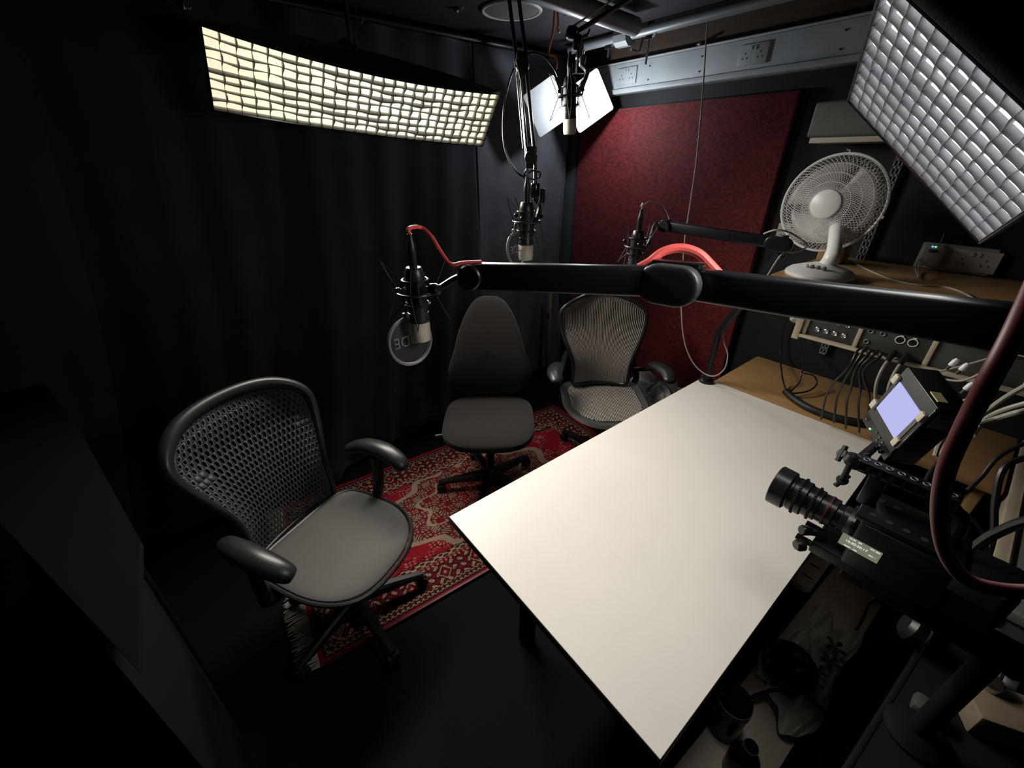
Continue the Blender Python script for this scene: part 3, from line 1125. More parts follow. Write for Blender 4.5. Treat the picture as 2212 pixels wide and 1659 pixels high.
    for s in (-1, 1):
        MB().tube(cr([(s * 0.10, -0.10, 0.38), (s * 0.17, -0.22, 0.42), (s * 0.195, -0.275, 0.56), (s * 0.16, -0.34, 0.74)], 5), [0.018] * 5 + [0.016] * 5 + [0.012] * 6, 8).build('back_support', 'black_plastic', root)
        MB().tube(cr([(s * 0.16, -0.06, 0.40), (s * 0.27, -0.05, 0.42), (s * 0.285, -0.03, 0.52), (s * 0.285, -0.02, 0.655)], 5), 0.020, 8, flat=1.3).build('arm_post', 'black_plastic', root)
        b = MB()
        P = cr([(s * 0.275, -0.16, 0.655), (s * 0.290, -0.08, 0.685), (s * 0.292, 0.02, 0.690), (s * 0.282, 0.10, 0.672), (s * 0.268, 0.135, 0.650)], 6)
        n = len(P)
        rad = [0.012 + 0.028 * math.sin(PI * (0.10 + 0.80 * i / (n - 1))) ** 0.6 for i in range(n)]
        b.tube([P[0] + (P[0] - P[1]) * 0.5] + P + [P[-1] + (P[-1] - P[-2]) * 1.0, P[-1] + (P[-1] - P[-2]) * 1.7, P[-1] + (P[-1] - P[-2]) * 2.0], [0.004] + rad + [0.023, 0.014, 0.003], 14, flat=0.72)
        b.build('armrest', 'chair_leather', root)
    return root


perforated_chair()


def task_chair():
    root = thing('office_chair', 'dark grey fabric office chair without armrests under the black curtain', 'chair', (-1.56, 1.09, 0.0105), math.radians(-38 - 90))
    star_base(root, 0.31, math.radians(78))
    MB().box((0, -0.02, 0.405), (0.22, 0.22, 0.05), bev=0.015).build('tilt_mechanism', 'black_plastic', root)

    def bs(v):
        return Vector((v.x, v.y, v.z + 0.475 - 0.55 * max(0, v.y - 0.10) ** 2 + 0.18 * v.x * v.x))
    pad(superellipse(0.25, 0.25, 3.6, 48), 0.040, 0.045, 3.2, 8, bs).build('seat', 'task_fabric', root)
    ol = []
    K = 56
    for i in range(K):
        a = 2 * PI * i / K
        c, s = math.cos(a), math.sin(a)
        y = 0.325 * math.copysign(abs(s) ** (2 / 3.2), s)
        t = (y + 0.325) / 0.65
        wd = 0.225 + 0.018 * math.sin(PI * min(1, t * 2.2)) - 0.105 * max(0, (t - 0.30) / 0.70) ** 1.25
        x = wd * math.copysign(abs(c) ** (2 / 3.4), c)
        ol.append((x, y))

    def bb(v):
        t = (v.y + 0.325) / 0.65
        y = -0.245 - 0.13 * t + 0.045 * math.sin(PI * max(0, min(1, t)) ** 0.75) + 0.55 * v.x * v.x + v.z
        return Vector((v.x, y, 0.515 + 0.565 * t))
    pad(ol, 0.035, 0.03, 3.0, 8, bb).build('backrest', 'task_fabric', root)
    MB().tube(cr([(0, -0.08, 0.40), (0, -0.26, 0.41), (0, -0.315, 0.50), (0, -0.325, 0.75)], 5), 0.022, 8, flat=1.8).build('back_bar', 'black_plastic', root)
    MB().tube([(0.10, 0.0, 0.41), (0.27, 0.02, 0.40), (0.30, 0.02, 0.39)], [0.007, 0.007, 0.012], 8).build('height_lever', 'black_plastic', root)
    return root


task_chair()


def mesh_chair():
    root = thing('office_chair', 'grey ribbed mesh office chair with curved black armrests by the red panel', 'chair', (-1.315, 1.785, 0.0105), math.radians(-38 - 90))
    star_base(root, 0.32, math.radians(20))
    MB().box((0, -0.04, 0.385), (0.22, 0.28, 0.07), bev=0.02).build('tilt_mechanism', 'black_plastic', root)

    def zs(x, y):
        return 0.452 - 0.75 * max(0, y - 0.09) ** 2 + 0.42 * x * x * (0.6 + max(0, -y) * 2.6)

    def so(a, b, n, k=48):
        o = []
        for i in range(k):
            t = 2 * PI * i / k
            c, s = math.cos(t), math.sin(t)
            nn = 2.5 if s > 0 else 5
            o.append((a * math.copysign(abs(c) ** (2 / nn), c), b * math.copysign(abs(s) ** (2 / nn), s)))
        return o
    outer, inner = so(0.262, 0.250, 3), so(0.215, 0.205, 3)
    vs, fs = [], []
    k = len(outer)
    for q in outer:
        vs.append((q[0], q[1], zs(*q) - 0.006))
    for q in outer:
        vs.append((q[0] * 0.94, q[1] * 0.94, zs(*q) + 0.008))
    for q in inner:
        vs.append((q[0], q[1], zs(*q) + 0.002))
    for q in inner:
        vs.append((q[0] * 1.03, q[1] * 1.03, zs(*q) - 0.02))
    for r_ in range(4):
        for j in range(k):
            l = (j + 1) % k
            fs.append((r_ * k + j, r_ * k + l, ((r_ + 1) % 4) * k + l, ((r_ + 1) % 4) * k + j))
    MB().add(vs, fs).build('seat_frame', 'dark_grey', root)
    pad(inner, 0.0005, 0.004, 3, 5, lambda v: Vector((v.x, v.y, v.z + zs(v.x, v.y) - 0.004))).build('seat_mesh', 'membrane', root)
    rb = MB()
    nr = 46
    for i in range(nr):
        x = -0.212 + 0.424 * (i + 0.5) / nr
        ys = []
        for y in np.linspace(-0.204, 0.204, 40):
            nn = 2.5 if y > 0 else 5
            if (abs(x) / 0.215) ** nn + (abs(y) / 0.205) ** nn < 0.985:
                ys.append(float(y))
        if len(ys) < 3:
            continue
        yy = np.linspace(ys[0], ys[-1], 9)
        rb.tube([(x, float(y), zs(x, float(y)) + 0.0015) for y in yy], 0.0029, 4, cap=False)
    ro = rb.build('seat_ribs', 'rib_grey', root)
    ro['kind'] = 'stuff'

    # back
    def bw(t):
        return 0.174 + 0.097 * (0.5 - 0.5 * math.cos(PI * min(1, max(0, (t - 0.18) / 0.60)))) + 0.010 * max(0, 0.18 - t) / 0.18

    def bf(s, t):
        w2 = bw(t)
        if t > 0.82:
            q = (t - 0.82) / 0.18
            w2 *= math.sqrt(max(0, 1 - 0.42 * q ** 3.0))
        y = -0.225 - 0.135 * t + 0.03 * math.sin(PI * min(1, 1.5 * t)) + 0.055 * s * s
        z = 0.475 + 0.545 * t + 0.012 * (1 - s * s) * max(0, (t - 0.8) / 0.2) - 0.034 * abs(s) ** 2.5 * max(0, (t - 0.8) / 0.2)
        return Vector((s * w2, y, z))
    MB().grid(lambda u, v: bf((u * 2 - 1) * 0.98, v), 20, 24).build('back_mesh', 'membrane', root)
    rb = MB()
    nr = 50
    for i in range(nr):
        s = -0.97 + 1.94 * (i + 0.5) / nr
        rb.tube([bf(s, float(t)) + Vector((0, 0.0018, 0)) for t in np.linspace(0.0, 0.99, 16)], 0.0030, 4, cap=False)
    ro = rb.build('back_ribs', 'rib_grey', root)
    ro['kind'] = 'stuff'
    pts = [bf(-1, i / 20) for i in range(21)] + [bf(-1 + 2 * i / 16, 1.0) for i in range(1, 16)] + [bf(1, i / 20) for i in range(20, -1, -1)] + [bf(1 - 2 * i / 10, 0.0) for i in range(1, 10)]
    pts, _ = relax(pts, None, 3, True)
    MB().tube(pts, 0.0125, 10, True).build('back_frame', 'black_satin', root)
    for s in (-1, 1):
        MB().tube(cr([(s * 0.20, -0.21, 0.41), (s * 0.25, -0.23, 0.50), (s * 0.225, -0.28, 0.60), (s * 0.20, -0.30, 0.66)], 5), 0.016, 8, flat=1.4).build('back_support', 'black_plastic', root)
        MB().tube(cr([(s * 0.235, -0.24, 0.56), (s * 0.29, -0.20, 0.585), (s * 0.31, -0.10, 0.635)], 5), 0.017, 8).build('arm_post', 'black_plastic', root)
        P = cr([(s * 0.285, -0.10, 0.665), (s * 0.305, -0.03, 0.680), (s * 0.325, 0.05, 0.682), (s * 0.318, 0.125, 0.668)], 6)
        n = len(P)
        rad = [0.022 + 0.024 * math.sin(PI * (0.08 + 0.84 * i / (n - 1))) ** 0.7 for i in range(n)]
        MB().tube([P[0] + (P[0] - P[1]) * 0.8] + P + [P[-1] + (P[-1] - P[-2]) * 0.8, P[-1] + (P[-1] - P[-2]) * 1.4, P[-1] + (P[-1] - P[-2]) * 1.7], [0.006] + rad + [0.025, 0.016, 0.003], 14, flat=0.55).build('armrest', 'chair_leather', root)
    return root


mesh_chair()


# ================================================================== MICROPHONES
def text_mesh(body, size, mt, parent, m, extrude=0.0003, name='lettering', align='CENTER'):
    cu_ = bpy.data.curves.new('text', 'FONT')
    cu_.body = body
    cu_.size = size
    cu_.extrude = extrude
    cu_.align_x = align
    cu_.align_y = 'CENTER'
    t = bpy.data.objects.new('text', cu_)
    COL.objects.link(t)
    dg = bpy.context.evaluated_depsgraph_get()
    me = bpy.data.meshes.new_from_object(t.evaluated_get(dg))
    bpy.data.objects.remove(t)
    me.materials.clear()
    me.materials.append(M[mt] if isinstance(mt, str) else mt)
    me.transform(m)
    me.name = name
    o = bpy.data.objects.new(name, me)
    COL.objects.link(o)
    if parent is not None:
        o.parent = parent
    return o


def microphone(label, top, rotz, pop=None, tilt=(0, 0), popside=None):
    """hangs capsule-down; local -Z is the capsule end; origin at the top of the body"""
    mt = T(*top) @ Euler((tilt[0], tilt[1], rotz)).to_matrix().to_4x4()
    root = thing('microphone', label, 'microphone', matrix=mt, group='studio condenser microphones')
    MB().lathe([(0.0, 0.0), (0.0175, 0.0), (0.0205, -0.004), (0.0245, -0.020), (0.0250, -0.045), (0.0250, -0.125), (0.0262, -0.128), (0.0262, -0.136), (0.0, -0.136)], None, 28).build('body', 'mic_body', root)
    MB().ring(0.0252, 0.0009, T(0, 0, -0.112), 28, 6).build('band', 'steel', root)
    MB().lathe([(0.0255, -0.136), (0.0262, -0.142), (0.0262, -0.176), (0.0240, -0.187), (0.016, -0.190), (0.0, -0.190)], None, 28).build('grille', 'grille', root)
    pg = MB().lathe([(0.0, 0.076), (0.0055, 0.076), (0.0065, 0.062), (0.0100, 0.050), (0.0108, 0.030), (0.0100, 0.026), (0.0100, -0.002), (0.0, -0.002)], None, 16).build('cable_plug', 'black_plastic', root)
    # elastic cradle
    sm = MB()
    sm.ring(0.046, 0.0032, T(0, 0, -0.060), 32, 8)
    sm.ring(0.031, 0.0026, T(0, 0, -0.030), 28, 6)
    sm.ring(0.031, 0.0026, T(0, 0, -0.090), 28, 6)
    for k in range(4):
        a = PI / 4 + k * PI / 2
        c, s = math.cos(a), math.sin(a)
        sm.tube([(c * 0.031, s * 0.031, -0.030), (c * 0.033, s * 0.033, -0.060), (c * 0.031, s * 0.031, -0.090)], 0.003, 6)
    so = sm.build('shock_mount', 'black_plastic', root)
    for k in range(4):
        a = k * PI / 2 + 0.3
        c, s = math.cos(a), math.sin(a)
        a2 = a + 0.55
        b = MB()
        for zz, zo in ((-0.034, 0.018), (-0.086, -0.136)):
            b.tube([(c * 0.046, s * 0.046, -0.060), (math.cos(a + 0.25) * 0.078, math.sin(a + 0.25) * 0.078, zo), (math.cos(a2) * 0.031, math.sin(a2) * 0.031, zz)], 0.0017, 5)
        b.build('elastic_strut', 'black_rubber', so)
    for k in range(3):
        a = 0.2 + k * 2.1
        MB().lathe([(0.0, 0.0), (0.006, 0.001), (0.007, 0.008), (0.0045, 0.012), (0.0, 0.013)], T(math.cos(a) * 0.052, math.sin(a) * 0.052, -0.052), 12).build('knob', 'black_gloss', so)
    if pop:
        pc, pn, R = pop                       # centre and normal in world space, radius
        pm_ = basis(pn, loc=pc)
        pf = MB().ring(R, 0.0045, pm_, 44, 8).build('pop_filter', 'pop_rim', root, world=True)
        MB().grid(lambda u, v: ((R - 0.002) * v * math.cos(2 * PI * u), (R - 0.002) * v * math.sin(2 * PI * u), 0.004 * (1 - v * v)), 36, 4, pm_, closed_u=True).build('filter_mesh', 'pop_mesh', pf, world=True)
        inv = wm(pf).inverted()
        # lettering faces the speaker, so it reads mirrored from behind
        flip = Matrix.Rotation(PI, 4, 'Y') if (pm_.to_3x3() @ Vector((0, 0, 1))).dot(CAMP - Vector(pc)) > 0 else Matrix.Identity(4)
        text_mesh('RØDE', R * 0.62, 'emblem_grey', pf, inv @ pm_ @ T(0, R * 0.05, 0.006) @ flip, name='lettering')
        a_ = pm_ @ Vector((0, R, 0))
        b_ = mt @ Vector((-0.035, 0.03, -0.070))
        MB().tube(cr([b_, (b_ + a_) / 2 + Vector((0, 0, 0.012)), a_ + Vector((0, 0, 0.012)), a_], 5), 0.004, 8).build('filter_arm', 'black_metal', root, world=True)
        MB().box((0, R + 0.006, 0), (0.016, 0.018, 0.012), pm_, 0.003).build('filter_clamp', 'grey_metal', pf, world=True)
    return root


m1 = PD(893, 577, 0.985)
microphone('black microphone with a round pop filter, hung from the big foreground arm', m1, 0.5, pop=(PD(887, 737, 1.085), Vector((0.97, 0.10, 0.12)), 0.0625))
m2 = PD(1138, 436, 1.36)
microphone('black microphone with pop filter on the double tube arm in the middle', m2, 0.9, pop=(PD(1116, 540, 1.43), Vector((0.80, 0.25, 0.15)), 0.055))
m3 = PD(1231, 166, 1.56)
microphone('microphone hung from the ceiling boom in front of the bright lamp', m3, 0.2, tilt=(0.06, -0.04))
m4 = PD(1380, 497, 1.60)
microphone('distant black microphone on the thin desk arm before the red panel', m4, 1.1)


# ------------------------------------------------------------------ desk mic arms
def stadium(l, h, k=8):
    o = []
    r = h / 2
    for i in range(k + 1):
        a = -PI / 2 + PI * i / k
        o.append((l / 2 - r + r * math.cos(a), r * math.sin(a)))
    for i in range(k + 1):
        a = PI / 2 + PI * i / k
        o.append((-l / 2 + r + r * math.cos(a), r * math.sin(a)))
    return o


def bar(a, b, h, wdt, name, mt, parent, bev=0.008):
    a, b = Vector(a), Vector(b)
    x = (b - a).normalized()
    y = Vector((0, 0, 1)).cross(x).normalized()
    z = x.cross(y)
    return MB().box(((b - a).length / 2, 0, 0), ((b - a).length, wdt, h), axes(x, y, z, a), bev, 3).build(name, mt, parent, world=True)


def low_arm(label, end, elbow, base_top, base_z, hh, ww, mic_pt, upper_off, base_name, post_r=0.014):
    end, elbow, base_top = Vector(end), Vector(elbow), Vector(base_top)
    root = thing('microphone_boom', label, 'microphone boom', (base_top.x, base_top.y, base_z))
    d1 = (end - elbow).normalized()
    bar(elbow - d1 * 0.02 + upper_off, end + upper_off, hh, ww, 'upper_arm', 'arm_paint', root)
    d2 = (base_top - elbow).normalized()
    bar(elbow, base_top, hh, ww, 'lower_arm', 'arm_paint', root)
    return root, d1, d2


# foreground arm
eA, jA, bA = PD(1020, 596, 0.965), PD(1462, 609, 0.835), PD(2480, 748, 0.46)
off = Vector((0, 0, 0.0))
fr, d1, d2 = low_arm('thick black low profile microphone arm crossing the foreground', eA, jA, bA, 1.5, 0.062, 0.032, None, Vector((0, 0, 0.0)), 'post')
side = (CAMP - jA)
side.z = 0
sd = d2.cross(Vector((0, 0, 1))).normalized()
if sd.dot(side) < 0:
    sd = -sd
jm = axes(d2, Vector((0, 0, 1)), d2.cross(Vector((0, 0, 1))), jA)
sgn = 1 if d2.cross(Vector((0, 0, 1))).dot(side) > 0 else -1
jb = pad(stadium(0.130, 0.080, 10), 0.014, 0.014, 7, 8, None, jm @ T(0.0, 0.0, sgn * 0.036))
M['joint_paint'] = mat('joint_paint', (0.030, 0.036, 0.041), 0.42, noise=0.1)
jb.build('joint_cover', 'joint_paint', fr, world=True)
MB().box((0.0, 0.038, sgn * 0.012), (0.10, 0.012, 0.03), jm, 0.004).build('cable_clip', 'black_gloss', fr, world=True)
kn = MB()
em = axes(d1, Vector((0, 0, 1)), d1.cross(Vector((0, 0, 1))), eA)
kn.lathe([(0.0, -0.026), (0.027, -0.026), (0.030, -0.022), (0.030, 0.022), (0.027, 0.026), (0.0, 0.026)], em, 28)
kn.build('end_joint', 'arm_paint', fr, world=True)
hold = MB()
hold.tube(cr([eA + d1 * 0.02, eA + d1 * 0.05 + Vector((0, 0, -0.01)), m1 + Vector((0.05, 0.02, -0.055))], 5), 0.008, 8)
hold.build('mic_holder', 'black_plastic', fr, world=True)
MB().lathe([(0.0, -0.014), (0.013, -0.012), (0.015, 0.0), (0.012, 0.012), (0.0, 0.014)], basis((1, 0.3, 0), loc=m1 + Vector((0.058, 0.022, -0.045))), 14).build('thumb_knob', 'black_gloss', fr, world=True)
MB().cyl((bA.x, bA.y, bA.z - 0.04), (bA.x, bA.y, ZC), 0.018, 18).build('drop_post', 'arm_paint', fr, world=True)
MB().cyl((bA.x, bA.y, ZC - 0.02), (bA.x, bA.y, ZC), 0.05, 24).build('ceiling_flange', 'arm_paint', fr, world=True)

# far arm clamped to the table corner
cB = Vector((-0.852, 2.012, TZ))
pB = Vector((-0.852, 2.012, 1.005))
eB, jB = PD(1438, 488, 1.78), PD(1692, 527, 1.50)
f2 = thing('microphone_boom', 'slim black microphone arm clamped to the far corner of the white table', 'microphone boom', cB)
MB().lathe([(0.0, 0.0), (0.036, 0.0), (0.036, 0.012), (0.030, 0.018), (0.016, 0.022), (0.014, 0.05), (0.014, 0.275), (0.0, 0.275)], T(*cB), 22).build('clamp_post', 'arm_paint', f2, world=True)
MB().cyl(cB + Vector((-0.025, 0, 0.022)), cB + Vector((-0.025, 0, 0.030)), 0.003, 8).build('screw', 'steel', f2, world=True)
jp = PD(1690, 545, 1.53)
bar(pB, jp, 0.040, 0.024, 'lower_arm', 'arm_paint', f2)
bar(jB, eB, 0.043, 0.024, 'upper_arm', 'arm_paint', f2)
dd = (eB - jB).normalized()
jm2 = axes(dd, Vector((0, 0, 1)), dd.cross(Vector((0, 0, 1))), jB)
s2 = 1 if dd.cross(Vector((0, 0, 1))).dot(CAMP - jB) > 0 else -1
pad(stadium(0.095, 0.052, 10), 0.012, 0.012, 7, 8, None, jm2 @ T(0.01, 0, s2 * 0.022)).build('joint_cover', 'arm_paint', f2, world=True)
MB().cyl(jB + Vector((0, 0, -0.045)), jB + Vector((0, 0, 0.03)), 0.012, 14).build('pivot', 'black_metal', f2, world=True)
em2 = axes(dd, Vector((0, 0, 1)), dd.cross(Vector((0, 0, 1))), eB)
MB().lathe([(0.0, -0.022), (0.023, -0.022), (0.026, -0.018), (0.026, 0.018), (0.023, 0.022), (0.0, 0.022)], em2, 24).build('end_joint', 'arm_paint', f2, world=True)
pm2 = axes((pB - jp).normalized(), Vector((0, 0, 1)), (pB - jp).normalized().cross(Vector((0, 0, 1))), pB)
MB().lathe([(0.0, -0.022), (0.026, -0.022), (0.029, -0.018), (0.029, 0.018), (0.026, 0.022), (0.0, 0.022)], pm2, 24).build('elbow_joint', 'arm_paint', f2, world=True)
MB().tube(cr([eB, eB + dd * 0.05, m4 + Vector((0.05, 0.01, -0.03)), m4 + Vector((0.044, 0.01, -0.06))], 5), 0.008, 8).build('mic_holder', 'black_plastic', f2, world=True)

# double-tube spring arm from the ceiling (middle microphone)
e1, e2, e3 = PD(1147, 340, 1.40), PD(1128, 140, 1.50), PD(1102, -70, 1.58)
sa = thing('microphone_boom', 'double tube black microphone arm reaching down from the ceiling in the middle', 'microphone boom', e3)


def twin(a, b, gap, r, name):
    a, b = Vector(a), Vector(b)
    sidev = (b - a).cross(CAMP - a).normalized()
    for s in (-1, 1):
        MB().cyl(a + sidev * gap * s, b + sidev * gap * s, r, 10).build(name, 'black_satin', sa, world=True)


twin(e3, e2, 0.018, 0.0075, 'upper_tube')
twin(e2, e1, 0.013, 0.0065, 'lower_tube')
for nm, e, r in (('elbow_joint', e2, 0.026), ('wrist_joint', e1, 0.022)):
    v = (CAMP - e).normalized()
    b = MB().lathe([(0.0, -0.024), (r * 0.9, -0.024), (r, -0.018), (r, 0.018), (r * 0.9, 0.024), (0.0, 0.024)], basis(v, loc=e), 20)
    b.box((0, 0, 0), (r * 1.6, r * 3.0, 0.03), basis(v, loc=e), 0.006)
    b.lathe([(0.0, 0.03), (0.010, 0.03), (0.012, 0.024), (0.012, 0.02)], basis(v, loc=e + Vector((-0.004, 0, 0))), 12)
    b.build(nm, 'black_plastic', sa, world=True)
for s in (-1, 1):
    MB().tube([PD(1113 + s * 2, 128, 1.47), PD(1121 + s * 4, 175, 1.46), PD(1133 + s * 3, 320, 1.38)], 0.0022, 6).build('spring', 'steel', sa, world=True)
rb0, rb1 = PD(1156, 318, 1.385), PD(1156, 398, 1.385)
MB().cyl(rb0, rb1, 0.006, 12).build('mount_rod', 'chrome', sa, world=True)
MB().lathe([(0.0, 0.0), (0.014, 0.0), (0.016, 0.006), (0.016, 0.035), (0.012, 0.045), (0.0, 0.045)], basis((0, 0, -1), loc=rb1 + Vector((0, 0, 0.004))), 18).build('swivel', 'black_gloss', sa, world=True)
MB().tube(cr([rb1 + Vector((0, 0, -0.04)), rb1 + Vector((0.012, 0.012, -0.07)), m2 + Vector((0.046, 0.0, -0.06))], 4), 0.008, 8).build('mic_holder', 'black_metal', sa, world=True)
MB().box(tuple(rb1 + Vector((0.022, 0.016, -0.035))), (0.014, 0.014, 0.045), bev=0.004).build('clamp_lever', 'black_metal', sa, world=True)

# boom with the microphone by the lamp
b0, b1 = PD(1236, 66, 1.56), PD(1400, -40, 1.42)
bo = thing('boom_arm', 'black boom arm from the ceiling ending at the microphone by the lamp', 'boom arm', b0)
v_ = (b1 - b0).cross(CAMP - b0).normalized()
MB().cyl(b0 + v_ * 0.012, b1 + v_ * 0.014, 0.009, 10).build('boom_tube', 'black_satin', bo, world=True)
MB().cyl(b0 - v_ * 0.010, b1 - v_ * 0.012, 0.0035, 8).build('boom_wire', 'white_cable', bo, world=True)
for (px_, py_, a, b_, mt_) in ((1236, 72, 0.022, 0.040, 'black_plastic'), (1246, 92, 0.016, 0.05, 'black_metal'), (1252, 112, 0.013, 0.05, 'chrome'), (1258, 132, 0.012, 0.035, 'steel')):
    MB().lathe([(0.0, -b_ / 2), (a * 0.8, -b_ / 2), (a, -b_ / 2 + 0.006), (a, b_ / 2 - 0.006), (a * 0.8, b_ / 2), (0.0, b_ / 2)], basis((0.1, 0.1, 1), loc=PD(px_, py_, 1.56)), 16).build('swivel', mt_, bo, world=True)
for (px_, py_) in ((1270, 75), (1222, 75)):
    MB().tube([PD(1246, 84, 1.56), PD(px_, py_, 1.55), PD(px_ + 4, py_ - 12, 1.55)], [0.005, 0.006, 0.004], 8).build('wing_nut', 'chrome', bo, world=True)
MB().tube(cr([PD(1256, 140, 1.56), PD(1268, 160, 1.56), m3 + Vector((0.046, 0.0, -0.06))], 4), 0.008, 8).build('mic_holder', 'grey_metal', bo, world=True)


# ================================================================== DESK FAN
def desk_fan():
    FC = PD(1795, 441, 1.74)
    bz = 1.3465
    toc = (CAMP - FC).normalized()
    n = (toc * math.cos(math.radians(27)) - RT * math.sin(math.radians(27))).normalized()
    bp_ = PZ(1768, 596, bz)
    root = thing('desk_fan', 'white desk fan with round wire guard standing on the wall shelf', 'fan', (bp_.x, bp_.y, bz))
    fm = basis(n, loc=FC)
    R = 0.188
    MB().ring(R, 0.006, fm, 64, 8).build('guard_rim', 'fan_mesh', root, world=True)

    def dome(r, d):
        k = r / R
        return d * math.sqrt(max(0, 1 - k ** 2.6))

    def guard(nm, d, r0, nspi, tw):
        b = MB()
        for sg in (-1, 1):
            for i in range(nspi):
                a0 = 2 * PI * i / nspi
                pts = []
                for k in range(13):
                    t = k / 12
                    r = r0 + (R - r0) * t
                    a = a0 + sg * tw * t
                    pts.append((r * math.cos(a), r * math.sin(a), dome(r, d)))
                b.tube(pts, 0.0008, 4, cap=False)
        for rr in np.linspace(r0, R, 5)[1:-1]:
            b.tube([(rr * math.cos(2 * PI * k / 48), rr * math.sin(2 * PI * k / 48), dome(rr, d)) for k in range(48)], 0.0012, 4, True)
        return b.build(nm, 'fan_mesh', root, world=False)
    for nm, d, r0, ns, tw in (('front_guard', 0.062, 0.050, 72, 0.80), ('rear_guard', -0.058, 0.040, 56, 0.6)):
        o = guard(nm, d, r0, ns, tw)
        o['kind'] = 'stuff'
        inv = T(bp_.x, bp_.y, bz).inverted()
        o.data.transform(inv @ fm)
    MB().lathe([(0.0, 0.074), (0.045, 0.073), (0.055, 0.068), (0.056, 0.058), (0.0, 0.058)], fm, 32).build('hub_cap', 'white_plastic', root, world=True)
    b = MB()
    for k in range(3):
        a0 = 2 * PI * k / 3 + 0.4

        def f(u, v, a0=a0):
            r = 0.03 + 0.128 * u
            a = a0 + (v - 0.5) * (1.35 + 0.6 * u) - 0.25 * u
            return (r * math.cos(a), r * math.sin(a), (v - 0.5) * 0.05)
        b.grid(f, 8, 8, fm)
    b.build('blades', 'fan_blade', root, world=True, solid=0.002)
    MB().lathe([(0.0, 0.03), (0.032, 0.028), (0.034, -0.02), (0.034, -0.03)], fm, 20).build('spinner', 'white_plastic', root, world=True)
    MB().lathe([(0.0, -0.05), (0.055, -0.052), (0.06, -0.06), (0.055, -0.13), (0.035, -0.155), (0.0, -0.16)], fm, 24).build('motor_housing', 'white_plastic', root, world=True)
    MB().lathe([(0.0, 0.0), (0.120, 0.0), (0.124, 0.006), (0.122, 0.016), (0.108, 0.028), (0.080, 0.038), (0.050, 0.046), (0.034, 0.052), (0.0, 0.054)], None, 40).build('base', 'white_plastic', root)
    top = FC - Vector((bp_.x, bp_.y, bz)) + n * -0.09
    MB().tube(cr([(0.01, 0.02, 0.04), (0.014, 0.03, 0.10), top], 5), [0.030] * 5 + [0.026] * 5 + [0.03], 14).build('neck', 'white_plastic', root)
    fwd = Vector((n.x, n.y, 0)).normalized()
    sdv = Vector((-fwd.y, fwd.x, 0))
    for k in range(4):
        p = fwd * 0.070 + sdv * (k - 1.5) * 0.021
        MB().box((0, 0, 0.008), (0.014, 0.012, 0.016), axes(fwd, sdv, (0, 0, 1), (p.x, p.y, 0.036)), 0.003).build('button', 'mid_grey' if k else 'white_plastic', root)
    MB().tube([fm @ Vector((0, R, 0)), fm @ Vector((0.0, R + 0.012, 0.004)), fm @ Vector((-0.012, R + 0.014, 0.008))], 0.0022, 6).build('guard_clip', 'fan_mesh', root, world=True)
    MB().box((0, R + 0.005, 0), (0.012, 0.012, 0.014), fm @ Matrix.Rotation(-1.75, 4, 'Z'), 0.002).build('guard_clip', 'fan_mesh', root, world=True)


desk_fan()
SZ = 1.3465
cable('fan_cable', 'thin pale cable lying across the shelf from the fan', [PZ(1820, 556, SZ + 0.004), PZ(1880, 585, SZ + 0.003), PZ(1930, 605, SZ + 0.003), PZ(1985, 616, SZ + 0.003), PZ(2040, 620, SZ + 0.003), PZ(2080, 632, SZ + 0.003), PZ(2108, 648, SZ + 0.003)], 0.0032, 'white_cable')

# double wall socket at the right with a plug-in adapter
sk = thing('wall_socket', 'pale double wall socket low on the wall above the shelf at the right', 'socket', (-0.21, 2.615, 1.385))
MB().box((-0.215, 2.605, 1.40), (0.235, 0.03, 0.105), bev=0.004).build('back_box', 'off_white', sk, world=True)
socket_plate(0, 0, 0, sk, 0.146, 0.086, 'face_plate', 'off_white').location = (0.055, -0.030, 0.015)
adp = thing('plug_adapter', 'white plug-in adapter with blue and green lights in the wall socket', 'adapter', (-0.285, 2.585, 1.40))
MB().box((-0.285, 2.567, 1.405), (0.075, 0.046, 0.085), bev=0.012, seg=3).build('body', 'off_white', adp, world=True)
MB().box((-0.285, 2.5425, 1.428), (0.028, 0.004, 0.010), bev=0.001).build('usb_slot', 'sock_dark', adp, world=True)
MB().lathe([(0.0, 0.0), (0.0034, 0.001), (0.0, 0.003)], basis((0, -1, 0.4), loc=(-0.293, 2.545, 1.4445)), 10).build('blue_light', 'blue_led', adp, world=True)
MB().lathe([(0.0, 0.0), (0.0034, 0.001), (0.0, 0.003)], basis((0, -1, 0.4), loc=(-0.283, 2.545, 1.4445)), 10).build('green_light', 'green_led', adp, world=True)
cable('charger_cable', 'thin white cable looping up from the plug adapter', [(-0.283, 2.54, 1.395), (-0.30, 2.50, 1.36), PZ(1985, 600, SZ + 0.005), PZ(1978, 580, SZ + 0.03), PY(1985, 562, 2.54), PY(2010, 545, 2.56), PY(2028, 530, 2.58), PY(2040, 505, 2.6)], 0.0022, 'white_cable')
# socket behind the far arm joint
s3 = thing('wall_socket', 'beige wall socket half hidden behind the slim arm joint beside the fan', 'socket', (-0.86, 2.61, 1.43))
MB().box((0, 0, 0), (0.15, 0.025, 0.088), bev=0.004).build('back_box', 'off_white', s3)
socket_plate(0, 0, -0.015, s3, 0.146, 0.084, 'face_plate', 'off_white')
# cardboard-coloured box behind the fan base
cb = MB().box((-0.60, 2.42, 1.385), (0.10, 0.12, 0.075), bev=0.012, seg=3)
tag(cb.build('box', 'beech'), 'small brown block on the shelf tucked behind the fan', 'box')

